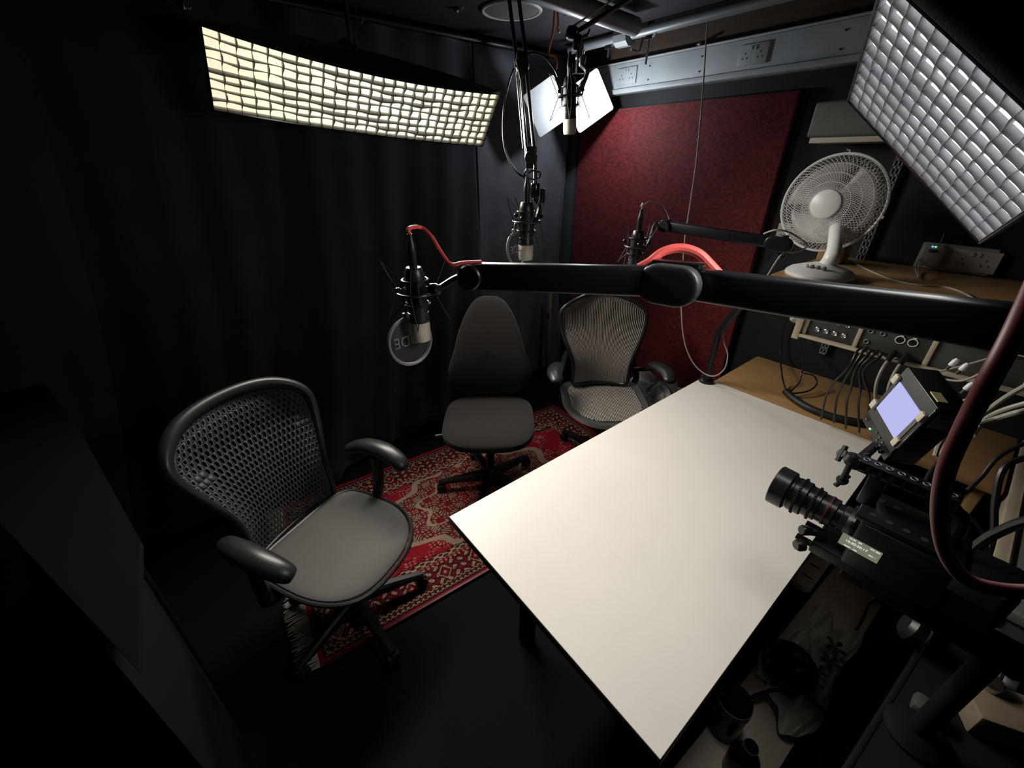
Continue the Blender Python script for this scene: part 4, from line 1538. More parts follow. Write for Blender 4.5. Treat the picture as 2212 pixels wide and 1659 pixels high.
# ================================================================== CINEMA CAMERA
YC, ZL = 0.965, 1.080
cc = thing('cinema_camera', 'black cinema camera with long lens pointing left across the table', 'camera', (0.03, YC, 0.97))
lm = axes((0, 1, 0), (0, 0, 1), (-1, 0, 0), (-0.040, YC, ZL))     # z of this frame runs out along the lens
prof = [(0.0, 0.0), (0.030, 0.0), (0.030, 0.010), (0.027, 0.012), (0.027, 0.022), (0.033, 0.024), (0.033, 0.034), (0.0345, 0.035), (0.0345, 0.040), (0.033, 0.041), (0.033, 0.052), (0.036, 0.054), (0.036, 0.062), (0.038, 0.063), (0.038, 0.067), (0.036, 0.068),
        (0.036, 0.078), (0.0405, 0.081), (0.0405, 0.092), (0.0425, 0.093), (0.0425, 0.097), (0.0405, 0.098), (0.0405, 0.106), (0.039, 0.108), (0.039, 0.112), (0.0465, 0.116), (0.0475, 0.146), (0.0455, 0.148), (0.044, 0.144), (0.040, 0.136)]
lens = MB().lathe(prof, lm, 40).build('lens', 'black_satin', cc, world=True)
MB().lathe([(0.040, 0.136), (0.025, 0.140), (0.0, 0.142)], lm, 32).build('front_glass', 'lens_glass', lens, world=True)
MB().lathe([(0.0347, 0.0365), (0.0348, 0.0375), (0.0347, 0.0385)], lm, 36).build('red_ring', 'red_mark', lens, world=True)
tb_ = MB()
for k in range(44):
    a = 2 * PI * k / 44
    for zz, rr in ((0.065, 0.0385), (0.095, 0.043)):
        tb_.box((rr * math.cos(a), rr * math.sin(a), zz), (0.003, 0.003, 0.004), lm)
to_ = tb_.build('gear_teeth', 'black_plastic', lens, world=True)
to_['kind'] = 'stuff'
MB().lathe([(0.0, -0.022), (0.040, -0.022), (0.042, -0.012), (0.036, 0.0), (0.0, 0.0)], lm, 32).build('lens_mount', 'black_metal', cc, world=True)
for k in range(3):
    a = 0.6 + k * 2.1
    MB().box((0.043 * math.cos(a), 0.043 * math.sin(a), -0.010), (0.016, 0.016, 0.010), lm, 0.003).build('mount_tab', 'black_metal', cc, world=True)
MB().box((0.055, YC, ZL - 0.005), (0.150, 0.120, 0.115), bev=0.008).build('body', 'black_plastic', cc, world=True)
MB().box((0.030, YC, ZL + 0.058), (0.125, 0.112, 0.014), bev=0.003).build('top_plate', 'black_metal', cc, world=True)
hb = MB()
for k in range(4):
    for j in range(2):
        hb.lathe([(0.0, 0.0), (0.006, 0.0), (0.006, 0.0008), (0.0, 0.0008)], T(-0.010 + k * 0.026, YC - 0.035 + j * 0.06, ZL + 0.0648), 10)
hb.build('thread_holes', 'sock_dark', cc, world=True)
MB().box((0.165, YC, ZL - 0.005), (0.070, 0.095, 0.105), bev=0.008).build('battery', 'black_plastic', cc, world=True)
MB().box((0.110, YC - 0.045, ZL + 0.025), (0.150, 0.030, 0.040), bev=0.005).build('side_rail', 'dark_grey', cc, world=True)
MB().box((0.02, YC, ZL - 0.080), (0.19, 0.085, 0.032), bev=0.005).build('base_plate', 'black_plastic', cc, world=True)
for s in (-1, 1):
    MB().cyl((-0.105, YC + s * 0.03, ZL - 0.083), (0.12, YC + s * 0.03, ZL - 0.083), 0.0075, 12).build('support_rod', 'black_metal', cc, world=True)
MB().tube(cr([(-0.06, YC - 0.02, ZL - 0.045), (-0.085, YC - 0.03, ZL - 0.052), (-0.10, YC - 0.045, ZL - 0.05)], 4), [0.011, 0.011, 0.010, 0.009, 0.009, 0.010, 0.011, 0.012, 0.010], 10).build('side_bracket', 'black_metal', cc, world=True)
MB().lathe([(0.0, 0.0), (0.013, 0.0), (0.014, 0.010), (0.010, 0.018), (0.0, 0.018)], basis((-0.6, -0.8, 0), loc=(-0.085, YC - 0.045, ZL - 0.085)), 14).build('knob', 'black_plastic', cc, world=True)
# side display
dp_ = MB().box((-0.002, YC - 0.0608, ZL - 0.004), (0.066, 0.002, 0.030), bev=0.0008, seg=1).build('side_display', 'display', cc, world=True)
dm = axes((1, 0, 0), (0, 0, 1), (0, -1, 0), (-0.002, YC - 0.0622, ZL - 0.004))
dinv = wm(dp_).inverted()
for tx, sx_, x_, y_ in (('10:30:20:17', 0.0080, -0.006, 0.002), ('25.00  180', 0.0048, -0.010, 0.0115), ('ISO 800', 0.0048, 0.022, 0.0115), ('REC 1', 0.0045, 0.022, -0.004), ('5600K  4.6K', 0.0044, -0.012, -0.0105)):
    text_mesh(tx, sx_, 'display_text', dp_, dinv @ dm @ T(x_, y_, 0.0003), 0.0001)
# top handle with drilled sides
hx0, hx1, hz = -0.068, 0.078, 1.222
hbm = MB()
N = 8
for zz in (-0.010, 0.010):
    hbm.box(((hx0 + hx1) / 2, YC, hz + zz), (hx1 - hx0, 0.028, 0.005), bev=0.001, seg=1)
for i in range(N + 1):
    hbm.box((hx0 + (hx1 - hx0) * i / N, YC, hz), (0.006, 0.028, 0.022))
hbm.box(((hx0 + hx1) / 2, YC, hz), (hx1 - hx0, 0.008, 0.020))
hd = hbm.build('top_handle', 'black_metal', cc, world=True)
tg = MB()
for i in range(N):
    x = hx0 + (hx1 - hx0) * (i + 0.5) / N
    tg.ring(0.0052, 0.0014, T(x, YC, hz + 0.0128), 14, 5)
tg.build('hole_rims', 'grey_metal', hd, world=True)
MB().box((-0.030, YC, (ZL + 0.06 + hz) / 2), (0.030, 0.026, hz - ZL - 0.06), bev=0.005).build('handle_post', 'black_metal', cc, world=True)
MB().tube(cr([(0.070, YC, hz - 0.005), (0.095, YC, hz - 0.03), (0.10, YC, ZL + 0.07), (0.10, YC, ZL + 0.05)], 5), 0.011, 10).build('handle_tail', 'black_metal', cc, world=True)
# support under the camera: a short post on the equipment case with an arm to the base plate
tp = thing('camera_stand', 'black stand on the equipment case holding the cinema camera from the right', 'camera stand', (0.235, 0.99, 0.614))
MB().lathe([(0.0, 0.614), (0.055, 0.614), (0.058, 0.624), (0.045, 0.634), (0.02, 0.642), (0.0, 0.642)], T(0.235, 0.99, 0), 28).build('foot', 'deep_black', tp, world=True)
MB().cyl((0.235, 0.99, 0.63), (0.235, 0.99, 0.955), 0.020, 16).build('post', 'deep_black', tp, world=True)
MB().box((0.125, 0.975, 0.966), (0.27, 0.07, 0.034), bev=0.008).build('cross_arm', 'deep_black', tp, world=True)
MB().lathe([(0.0, 0.0), (0.016, 0.0), (0.018, 0.012), (0.012, 0.022), (0.0, 0.022)], basis((1, 0, 0), loc=(0.255, 0.99, 0.93)), 14).build('lock_knob', 'black_rubber', tp, world=True)

# ---------------------------------------------------------------- field monitor
k_ = 0.86
SP = [CAMP + (Vector(p) - CAMP) * k_ for p in ((-0.119, 1.393, 1.162), (-0.053, 1.31, 1.134), (-0.033, 1.293, 1.23), (-0.1, 1.377, 1.258))]
mx_ = (SP[1] - SP[0])
my_ = (SP[3] - SP[0])
SW = mx_.length
mx_.normalize()
mz_ = mx_.cross(my_).normalized()
my_ = mz_.cross(mx_)
SH = (SP[3] - SP[0]).dot(my_)
if mz_.dot(CAMP - SP[0]) < 0:
    mz_ = -mz_
mm = axes(mx_, my_, mz_, SP[0])
mo = thing('field_monitor', 'small tilted field monitor with lavender screen above the camera', 'monitor', matrix=mm)
bx0, bx1, by0, by1 = -0.17 * SW, 1.22 * SW, -0.66 * SH, 1.40 * SH
MB().box(((bx0 + bx1) / 2, (by0 + by1) / 2, -0.033), (bx1 - bx0, by1 - by0, 0.062), bev=0.004).build('housing', 'black_plastic', mo)
MB().box(((bx0 + bx1) / 2, (by0 + by1) / 2 + 0.012, -0.003), (bx1 - bx0 - 0.003, by1 - by0 - 0.03, 0.003), bev=0.001).build('bezel', 'dark_grey', mo)
MB().box((SW / 2, SH / 2, -0.0008), (SW, SH, 0.003)).build('screen', 'screen', mo)
for s in (-1, 1):
    MB().box((SW / 2 + s * SW * 0.565, SH / 2, -0.0012), (SW * 0.10, SH * 1.02, 0.003)).build('side_bar', 'mid_grey' if s > 0 else 'dark_grey', mo)
MB().box((bx1 - 0.001, (by0 + by1) / 2 + 0.02, -0.003), (0.003, (by1 - by0) * 0.7, 0.005), bev=0.001).build('edge_trim', 'steel', mo)
for a, b in ((-0.12, 0.02), (-0.12, 0.98), (1.12, 0.02), (1.12, 0.98)):
    MB().box((a * SW, b * SH, 0.0015), (0.015, 0.022, 0.009), bev=0.002).build('foam_pad', 'cream', mo)
for i in range(3):
    for j in range(2):
        if (i, j) != (0, 1):
            MB().box((SW * (0.50 + 0.17 * i), -0.40 * SH - 0.12 * SH * j, -0.0015), (0.006, 0.0035, 0.003), bev=0.001).build('button', 'mid_grey', mo)
MB().box((SW * 0.28, -0.54 * SH, -0.0012), (0.0055, 0.0032, 0.003), bev=0.0008).build('button', 'green_led', mo)
MB().box((SW * -0.02, -0.50 * SH, -0.0015), (0.007, 0.004, 0.003), bev=0.001).build('button', 'mid_grey', mo)
for j in range(2):
    MB().lathe([(0.0, 0.0), (0.005, 0.0), (0.005, 0.006), (0.0, 0.007)], T(SW * (0.85 + 0.16 * j), -0.60 * SH + 0.05 * SH * j, -0.002), 12).build('dial', 'black_gloss', mo)
MB().box((bx1 + 0.001, 1.0 * SH, -0.03), (0.003, 0.04, 0.035), bev=0.001).build('rear_slot', 'mid_grey', mo)
MB().box((bx0 + 0.012 + SW * 0.9, by1 + 0.001, -0.018), (0.030, 0.002, 0.018)).build('tape', 'yellow_tape', mo)
# articulated arm from camera handle to monitor
ma = thing('monitor_bracket', 'black articulated bracket with wing knobs between camera handle and monitor', 'bracket', (hx0 - 0.02, YC, hz))
A0, A2 = Vector((hx0 - 0.012, YC, hz)), mm @ Vector((SW * 0.45, by0 - 0.004, -0.03))
A1 = PD(1848, 1000, 0.93)
MB().tube([A0, A1], 0.011, 12).build('lower_rod', 'black_metal', ma, world=True)
MB().tube([A1, A2], [0.011, 0.009], 12).build('upper_rod', 'black_metal', ma, world=True)
for p, r in ((A0, 0.016), (A1, 0.017), (A2, 0.013)):
    MB().lathe([(0.0, -r), (r * 0.7, -r * 0.7), (r, 0), (r * 0.7, r * 0.7), (0.0, r)], T(*p), 16).build('ball_joint', 'black_plastic', ma, world=True)
for q, (dx, dy) in ((A1, (-26, -18)), (A1, (22, -2)), (A0, (-40, 16))):
    px0 = (1848, 1000) if q is A1 else (1860, 1020)
    e = PD(px0[0] + dx, px0[1] + dy, 0.92)
    b = MB().tube([q, e], 0.006, 8)
    dv = (e - q).normalized()
    b.lathe([(0.0, 0.0), (0.010, 0.0), (0.012, 0.004), (0.010, 0.011), (0.0, 0.012)], basis(dv, loc=e - dv * 0.002), 14)
    sd_ = dv.cross(FW).normalized()
    b.tube([e - sd_ * 0.019 + dv * 0.006, e + sd_ * 0.019 + dv * 0.006], [0.0055, 0.0055], 8)
    b.build('wing_knob', 'black_rubber', ma, world=True)

# ================================================================== CABLES NEAR THE MICROPHONES AND ARMS
q = m1 + Vector((0, 0, 0.076))
cable('microphone_cable', 'red cable arching from the near microphone to the foreground arm', [q, q + Vector((0, 0, 0.012)),  PD(908, 491, 0.98), PD(930, 508, 0.975), PD(955, 548, 0.965), PD(975, 571, 0.955), PD(1000, 568, 0.95), PD(1040, 566, 0.945)], 0.0048, 'red_cable')
cable('arm_cable', 'thick red cable looping over the joint of the foreground arm', [PD(1380, 578, 0.86), PD(1402, 566, 0.85), PD(1432, 544, 0.84), PD(1470, 536, 0.83), PD(1508, 547, 0.82), PD(1535, 572, 0.815), PD(1556, 594, 0.81), PD(1580, 606, 0.805)], 0.0092, 'red_cable', seg=10)
q = m4 + Vector((0, 0, 0.076))
cable('microphone_cable', 'thin grey cable arching over the distant microphone to its arm', [q, q + Vector((0, 0, 0.02)), PD(1385, 447, 1.6), PD(1405, 435, 1.63), PD(1428, 440, 1.70), PD(1440, 458, 1.74), PD(1446, 474, 1.75)], 0.0024, 'grey_cable')
cable('arm_cable', 'pale cable looping round the slim arm joint beside the fan', [PD(1650, 505, 1.52), PD(1675, 497, 1.47), PD(1705, 502, 1.46), PD(1736, 522, 1.46), PD(1742, 534, 1.47), PD(1715, 545, 1.49), PD(1690, 548, 1.50), PD(1655, 600, 1.56), PD(1640, 625, 1.62)], 0.0032, 'grey_cable')
cable('hanging_cable', 'long thin grey cable hanging from the ceiling past the red panel to the table corner', [PD(1531, -30, 2.0), PD(1527, 60, 2.02), PD(1518, 200, 2.05), PD(1505, 340, 2.08), PD(1491, 440, 2.1), PD(1479, 520, 2.12), PD(1474, 600, 2.14), PD(1472, 670, 2.15), PD(1478, 735, 2.16), PD(1495, 780, 2.16), PD(1520, 806, 2.14), PD(1545, 812, 2.1), PD(1566, 795, 2.08), PD(1572, 765, 2.06), PD(1564, 740, 2.06), PD(1562, 720, 2.06)], 0.0036, 'grey_cable', n=10)
q = m2 + Vector((0, 0, 0.076))
cable('microphone_cable', 'black cable coiling round the middle microphone and its arm', [q, q + Vector((-0.002, 0, 0.02)), PD(1132, 380, 1.34), PD(1150, 369, 1.33), PD(1166, 373, 1.36), PD(1163, 384, 1.39), PD(1140, 385, 1.38), PD(1115, 370, 1.38), PD(1095, 335, 1.4), PD(1087, 290, 1.42), PD(1090, 220, 1.45), PD(1105, 160, 1.47), PD(1120, 135, 1.48), PD(1145, 115, 1.5), PD(1175, 122, 1.52), PD(1197, 148, 1.55), PD(1205, 165, 1.56)], 0.0034, 'black_cable', n=8)
cable('orange_rope', 'bright orange rope dangling from the ceiling bar beside the lamp', [PD(1197, -20, 1.95), PD(1198, 20, 1.95), PD(1194, 70, 1.95), PD(1186, 105, 1.95), PD(1187, 118, 1.945), PD(1198, 122, 1.94), PD(1203, 135, 1.94), PD(1200, 150, 1.94)], 0.0055, 'orange_cord', n=8, cat='rope')
cable('orange_rope', 'short orange rope end hanging at the ceiling beside the longer one', [PD(1195, -10, 1.945), PD(1203, 20, 1.945), PD(1206, 50, 1.945), PD(1204, 62, 1.945), PD(1209, 70, 1.945)], 0.0052, 'orange_cord', cat='rope')
cable('large_cable', 'thick dark red cable sweeping down close at the right edge', [PD(2300, 480, 0.20), PD(2245, 600, 0.19), PD(2190, 720, 0.185), PD(2132, 830, 0.19), PD(2075, 940, 0.21), PD(2040, 1030, 0.225), PD(2030, 1120, 0.24), PD(2044, 1195, 0.25), PD(2085, 1250, 0.25), PD(2150, 1272, 0.245), PD(2230, 1278, 0.24), PD(2350, 1270, 0.23)], 0.0042, 'dark_red_cable', n=10, seg=12)

# ================================================================== CEILING FITTINGS
sp = thing('ceiling_speaker', 'round grey ceiling speaker grille beside the spring arm', 'speaker', (-2.08, 1.66, ZC))
MB().lathe([(0.150, 0.0), (0.152, -0.006), (0.146, -0.012), (0.136, -0.010), (0.134, -0.002)], None, 40).build('bezel', 'off_white', sp)
MB().lathe([(0.135, -0.002), (0.135, -0.008), (0.0, -0.011)], None, 40).build('grille', 'mid_grey', sp)
br2 = thing('lighting_bar', 'grey scaffold pipe running under the ceiling along the back wall', 'pipe', (-1.0, 2.36, 2.385))
MB().cyl((-2.36, 2.36, 2.385), (1.45, 2.36, 2.385), 0.024, 20).build('pipe', 'grey_metal', br2, world=True)
MB().lathe([(0.03, -0.05), (0.05, -0.045), (0.052, 0.045), (0.03, 0.05)], basis((1, 0, 0), loc=(-1.93, 2.36, 2.385)), 10).build('coupler', 'grey_metal', br2, world=True)
dA, dB = PZ(1225, 4, 2.365), PZ(1372, 58, 2.365)
dk2 = MB().cyl(dA - (dB - dA) * 0.6, dB, 0.040, 24)
tag(dk2.build('ceiling_duct', 'grey_metal'), 'fat grey duct crossing under the ceiling above the lamp', 'duct')


def hook_clamp(p, label, rod=0.10):
    t = thing('hook_clamp', label, 'clamp', p)
    MB().tube([(0.030 * math.cos(a), 0, 0.030 * math.sin(a)) for a in np.linspace(-0.6, PI + 0.4, 12)], 0.006, 8).build('hook', 'black_metal', t)
    MB().box((0, 0, -0.034), (0.05, 0.02, 0.016), bev=0.003).build('yoke', 'black_metal', t)
    MB().cyl((0, 0, -0.03), (0, 0, -0.03 - rod), 0.006, 10).build('spigot', 'steel', t)
    MB().tube([(0.01, 0, -0.035), (0.035, -0.01, -0.035), (0.045, -0.01, -0.02)], [0.004, 0.005, 0.004], 8).build('wing_bolt', 'chrome', t)
    return t


def on_bar(x):
    return (x, 2.36, 2.385)


hook_clamp(on_bar(-2.04), 'chrome bolted hook clamp on the ceiling bar nearest the lamp', 0.05)
hook_clamp(on_bar(-1.98 + 0.22), 'hook clamp with long steel spigot on the ceiling bar right of the coupler', 0.12)
hook_clamp(on_bar(-2.26), 'black hook clamp on the ceiling bar left of the orange cord', 0.06)
for p, lb in ((PD(770, 42, 2.0), 'small black clamp with shiny tip hanging above the warm softbox'), (PD(985, 12, 2.0), 'dark spider-like clamp on the ceiling left of the round speaker'), (PD(393, 2, 1.6), 'tiny black clamp at the top left of the ceiling')):
    t = thing('ceiling_clamp', lb, 'clamp', p)
    MB().lathe([(0.0, -0.022), (0.014, -0.018), (0.018, 0.0), (0.016, 0.02), (0.0, 0.024)], None, 16).build('body', 'black_gloss', t)
    MB().lathe([(0.0, -0.030), (0.010, -0.027), (0.012, -0.020), (0.0, -0.018)], None, 14).build('tip', 'steel', t)
    for a in (0.4, 2.4, 4.4):
        MB().tube([(0, 0, -0.01), (0.03 * math.cos(a), 0.03 * math.sin(a), -0.018), (0.05 * math.cos(a), 0.05 * math.sin(a), 0.0)], 0.003, 6).build('lever', 'steel', t)
    MB().cyl((0, 0, 0.01), (0, 0, ZC - p.z), 0.006, 8).build('rod', 'black_metal', t)
MB_ = MB().cyl(PD(769, 85, 2.02), PD(772, 118, 2.02), 0.004, 8)
tag(MB_.build('hanging_rod', 'steel'), 'short thin steel rod hanging just above the warm softbox', 'rod')
cable('coiled_cable', 'grey cable tie loops bundled on the ceiling bar by the orange cord', [PD(1212, 8, 1.9), PD(1228, 26, 1.9), PD(1240, 10, 1.92), PD(1226, -6, 1.92), PD(1214, 4, 1.94), PD(1222, 30, 1.94), PD(1237, 24, 1.95), PD(1234, 0, 1.95)], 0.006, 'grey_cable')
cable('ceiling_cable', 'pale cable dropping from the bar coupler onto the trunking', [(-1.93, 2.34, 2.35), PD(1385, 92, 2.75), PD(1402, 112, 2.76), PD(1425, 121, 2.77), PD(1450, 118, 2.78), (-1.55, 2.53, 2.315)], 0.006, 'grey_cable')
cable('ceiling_cable', 'pale cable along the duct above the boom', [PD(1285, 45, 2.3), PD(1320, 54, 2.35), PD(1350, 52, 2.4), PD(1372, 62, 2.55)], 0.005, 'grey_cable')
for i, (pts, lb) in enumerate((
        ([PD(1540, -10, 2.2), PD(1560, 40, 2.25), PD(1580, 75, 2.3), PD(1605, 92, 2.3), PD(1640, 88, 2.3), PD(1665, 60, 2.3), PD(1690, 20, 2.3), PD(1700, -10, 2.3)], 'black cable hanging in a loop before the trunking'),
        ([PD(1595, -10, 2.2), PD(1597, 35, 2.25), PD(1575, 52, 2.25), PD(1562, 30, 2.25), PD(1550, -10, 2.2)], 'small black cable loop at the ceiling over the second socket'),
        ([PD(1580, 78, 2.28), PD(1610, 84, 2.3), PD(1660, 95, 2.3), PD(1700, 70, 2.25), PD(1725, 45, 2.25), PD(1750, -10, 2.2)], 'long black cable loop drooping in front of the trunking'),
        ([PD(1838, -10, 2.2), PD(1825, 40, 2.2), PD(1812, 110, 2.25), PD(1800, 160, 2.3), PD(1792, 215, 2.35)], 'black cable dropping past the right end of the trunking'),
        ([PD(1475, 108, 2.75), PD(1560, 92, 2.75), PD(1600, 86, 2.75), PD(1680, 66, 2.7), PD(1760, 40, 2.6)], 'black cable lying along the top of the trunking'))):
    cable('ceiling_cable', lb, pts, 0.0055, 'black_cable', 'black cables looped under the ceiling')
for dx in (0, 1):
    cable('ceiling_cable', 'bundle of black cables tied to the ceiling bar' if not dx else 'second strand of black cable tied beside the bundle on the bar', [PD(1497 + dx * 8, 18, 2.6), PD(1490 + dx * 8, 50, 2.6), PD(1486 + dx * 8, 90, 2.62), PD(1495 + dx * 4, 60, 2.6), PD(1502 + dx * 4, 20, 2.58)], 0.006, 'black_cable', 'black cables looped under the ceiling')
sc_ = MB()
sc_.cyl((-1.99, 2.585, 2.352), (-1.985, 2.50, 2.352), 0.005, 8)
sc_.lathe([(0.0, 0.0), (0.009, 0.0), (0.009, 0.004), (0.0, 0.006)], basis((0.05, -1, 0), loc=(-1.985, 2.50, 2.352)), 12)
tag(sc_.build('screw', 'steel'), 'long steel screw sticking out of the wall above the trunking', 'screw')

# timber batten leaning in the corner
bt = thing('batten', 'narrow pale timber batten standing between the two far chairs', 'timber batten', (-2.36, 2.30, 0))
MB().box((-2.372, 2.30, 0.50), (0.034, 0.020, 1.0), bev=0.002).build('board', 'batten_wood', bt, world=True)
MB().box((-2.362, 2.286, 0.62), (0.012, 0.02, 0.05), bev=0.003).build('clip', 'black_plastic', bt, world=True)

# grey bag on the floor behind the ribbed chair
rb_ = random.Random(4)


def crumple(c, r, seed, sx=1, sy=1, sz=1, amp=0.25):
    rr = random.Random(seed)
    ph = [rr.uniform(0, 6.3) for _ in range(9)]

    def f(u, v):
        a, e = 2 * PI * u, PI * (v - 0.5)
        k = 1 + amp * (math.sin(a * 3 + ph[0] + 4 * v) * math.cos(e * 3 + ph[1]) + 0.6 * math.sin(a * 7 + ph[2]) * math.sin(e * 6 + ph[3]) + 0.4 * math.sin(a * 13 + ph[4] + 9 * v))
        return (c[0] + r * sx * k * math.cos(a) * math.cos(e), c[1] + r * sy * k * math.sin(a) * math.cos(e), max(c[2] - r * sz * 0.8, c[2] + r * sz * k * math.sin(e)))
    return MB().grid(f, 40, 20, closed_u=True)


tag(crumple((-1.29, 2.34, 0.20), 0.22, 3, 1.1, 0.6, 1.0).build('bag', 'bag_grey', smooth=False), 'crumpled grey bag on the floor behind the ribbed chair', 'bag')

# ================================================================== ON THE WOODEN DESK
cable('cable_sleeve', 'thick black braided cable sleeve curving across the wooden desk', [PZ(1697, 845, 0.75), PZ(1715, 862, 0.745), PZ(1745, 880, 0.745), PZ(1785, 896, 0.745), PZ(1830, 908, 0.745), PZ(1880, 915, 0.745), PZ(1930, 916, 0.745)], 0.017, 'tube_black', n=8, seg=12)
cable('desk_cable', 'thin black cable rising from the sleeve end up to the wall', [PZ(1700, 848, 0.75), PZ(1692, 825, 0.755), PZ(1688, 800, 0.80), PY(1686, 770, 2.55), PY(1690, 720, 2.58), PY(1700, 690, 2.58)], 0.004, 'black_cable')
cable('desk_cable', 'black cable loop standing up beside the sleeve end', [PZ(1705, 848, 0.75), PZ(1725, 828, 0.78), PZ(1732, 805, 0.82), PZ(1736, 790, 0.86), PY(1728, 745, 2.5), PY(1715, 700, 2.55)], 0.004, 'black_cable')
cable('desk_cable', 'black cable looping forward over the wooden desk', [PZ(1712, 850, 0.75), PZ(1745, 845, 0.755), PZ(1764, 830, 0.77), PZ(1758, 812, 0.80), PZ(1735, 806, 0.80)], 0.004, 'black_cable')
tag(crumple(PY(1732, 690, 2.45), 0.045, 8, 1, 0.8, 0.7).build('cloth', 'off_white', smooth=False), 'scrap of pale crumpled cloth under the shelf end', 'cloth')

# plugs and leads hanging out of the patch bay
for k in range(2):
    p0 = pm @ Vector((0.290 + k * 0.034, 0.034, 0.0))
    t = thing('audio_plug', ('left' if k == 0 else 'right') + ' black audio plug hanging from the patch bay on a white lead', 'plug', p0)
    MB().lathe([(0.0, 0.0), (0.010, 0.0), (0.010, 0.03), (0.0085, 0.045), (0.006, 0.06), (0.0, 0.06)], basis((0, -0.9, -0.35)), 16).build('shell', 'black_plastic', t)
    MB().tube(cr([(0, -0.055, -0.02), (0.0, -0.085, -0.05), (0.005, -0.09, -0.10), (0.02, -0.07, -0.16), (0.04, -0.02, -0.22)], 5), 0.0052, 8).build('lead', 'white_cable', t)
for k in range(5):
    a = pm @ Vector((0.20 + 0.016 * k, 0.02 + 0.006 * (k % 2), 0.0))
    cable('patch_lead', ('first' if k == 0 else 'second' if k == 1 else 'third' if k == 2 else 'fourth' if k == 3 else 'fifth') + ' black patch lead from the left in the bunch under the patch bay',
          [a, a + Vector((0, -0.05, -0.005)), a + Vector((-0.005 * k, -0.07, -0.06)), a + Vector((-0.03 + 0.012 * k, -0.03, -0.15)), a + Vector((-0.05 + 0.02 * k, 0.06, -0.25)), a + Vector((-0.05 + 0.03 * k, 0.16, -0.405))], 0.0042, 'black_cable', 'black leads under the patch bay')

# tangle of pale and black leads at the right, on the bench
leads = [
    ([PD(1985, 812, 1.35), PD(2040, 800, 1.3), PD(2100, 785, 1.25), PD(2160, 765, 1.2), PD(2230, 730, 1.1)], 0.0035, 'upper pale lead crossing above the monitor corner'),
    ([PD(1985, 812, 1.35), PD(2030, 818, 1.3), PD(2080, 822, 1.25), PD(2130, 800, 1.2), PD(2180, 770, 1.1)], 0.0035, 'second pale lead forking from the upper one behind the monitor'),
    ([PD(2052, 878, 1.25), PD(2085, 865, 1.2), PD(2110, 850, 1.2), PD(2130, 830, 1.2)], 0.005, 'short thick pale lead ending in a plug beside the monitor'),
    ([PD(2020, 985, 1.1), PD(2035, 950, 1.1), PD(2075, 925, 1.1), PD(2110, 905, 1.1), PD(2170, 860, 1.05), PD(2240, 820, 1.0)], 0.006, 'thick pale lead curving out below the monitor'),
    ([PD(2030, 990, 1.1), PD(2055, 945, 1.12), PD(2085, 905, 1.15), PD(2105, 870, 1.2), PD(2120, 820, 1.2)], 0.006, 'thick pale lead running straight up beside the curved one'),
    ([PD(2100, 940, 1.0), PD(2130, 905, 1.05), PD(2170, 885, 1.0), PD(2240, 865, 0.95)], 0.006, 'pale lead leaving the right edge, upper of two'),
    ([PD(2110, 918, 1.0), PD(2150, 905, 1.0), PD(2200, 890, 0.95), PD(2250, 880, 0.95)], 0.006, 'pale lead leaving the right edge, lower of two'),
]
for pts, r, lb in leads:
    cable('audio_lead', lb, pts, r, 'white_cable', 'pale leads at the right')
blk = [
    ([PD(1985, 820, 1.4), PD(1975, 860, 1.4), PD(1960, 910, 1.4)], 0.004, 'thin black lead dropping behind the monitor'),
    ([PD(2012, 822, 1.35), PD(2010, 860, 1.35), PD(2030, 900, 1.3)], 0.004, 'black lead right behind the monitor back'),
    ([PD(2150, 830, 1.2), PD(2120, 860, 1.15), PD(2080, 900, 1.1), PD(2040, 950, 1.05)], 0.005, 'black lead beneath the pale ones at the right'),
    ([PD(2240, 1120, 0.8), PD(2190, 1135, 0.85), PD(2130, 1165, 0.9), PD(2070, 1215, 0.95), PD(2020, 1270, 1.0), PD(1990, 1330, 1.05)], 0.010, 'thick black cable crossing the bench edge diagonally'),
    ([PD(2230, 985, 1.1), PD(2170, 1010, 1.1), PD(2150, 1080, 1.1), PD(2145, 1160, 1.1), PD(2120, 1240, 1.1)], 0.008, 'black cable hanging down along the bench edge'),
    ([PD(2230, 950, 1.2), PD(2160, 985, 1.2), PD(2120, 1030, 1.2), PD(2090, 1060, 1.2)], 0.006, 'black cable lying across the grey storage lid'),
    ([PD(1985, 1062, 0.98), PD(2030, 1085, 1.0), PD(2080, 1105, 1.0), PD(2120, 1150, 1.05), PD(2135, 1200, 1.1)], 0.005, 'black lead from the camera back to the grey storage lid'),
    ([PD(2035, 990, 1.1), PD(2010, 1020, 1.05), PD(2000, 1045, 1.0), PD(2005, 1075, 0.98)], 0.005, 'black lead looping down to the camera battery'),
    ([PD(1930, 1010, 1.05), PD(1950, 1035, 1.02), PD(1985, 1060, 1.0), PD(2015, 1062, 1.0)], 0.0025, 'thin wire behind the camera handle'),
]
for pts, r, lb in blk:
    cable('audio_lead', lb, pts, r, 'black_cable', 'black leads at the right')
for (x_, y_, d_), lb in (((2053, 790, 1.27), 'upper white plug on the crossing pale lead'), ((2075, 800, 1.25), 'lower white plug beside the crossing pale lead'), ((2085, 842, 1.2), 'square white plug end beside the monitor')):
    t = thing('lead_plug', lb, 'plug', PD(x_, y_, d_))
    MB().lathe([(0.0, 0.0), (0.007, 0.0), (0.008, 0.004), (0.008, 0.018), (0.005, 0.026), (0.0, 0.026)], basis((0.3, 0.2, 1)), 14).build('shell', 'white_plastic', t)
    MB().lathe([(0.0, -0.014), (0.004, -0.014), (0.0045, 0.0), (0.0, 0.0)], basis((0.3, 0.2, 1)), 12).build('tip', 'dark_grey', t)

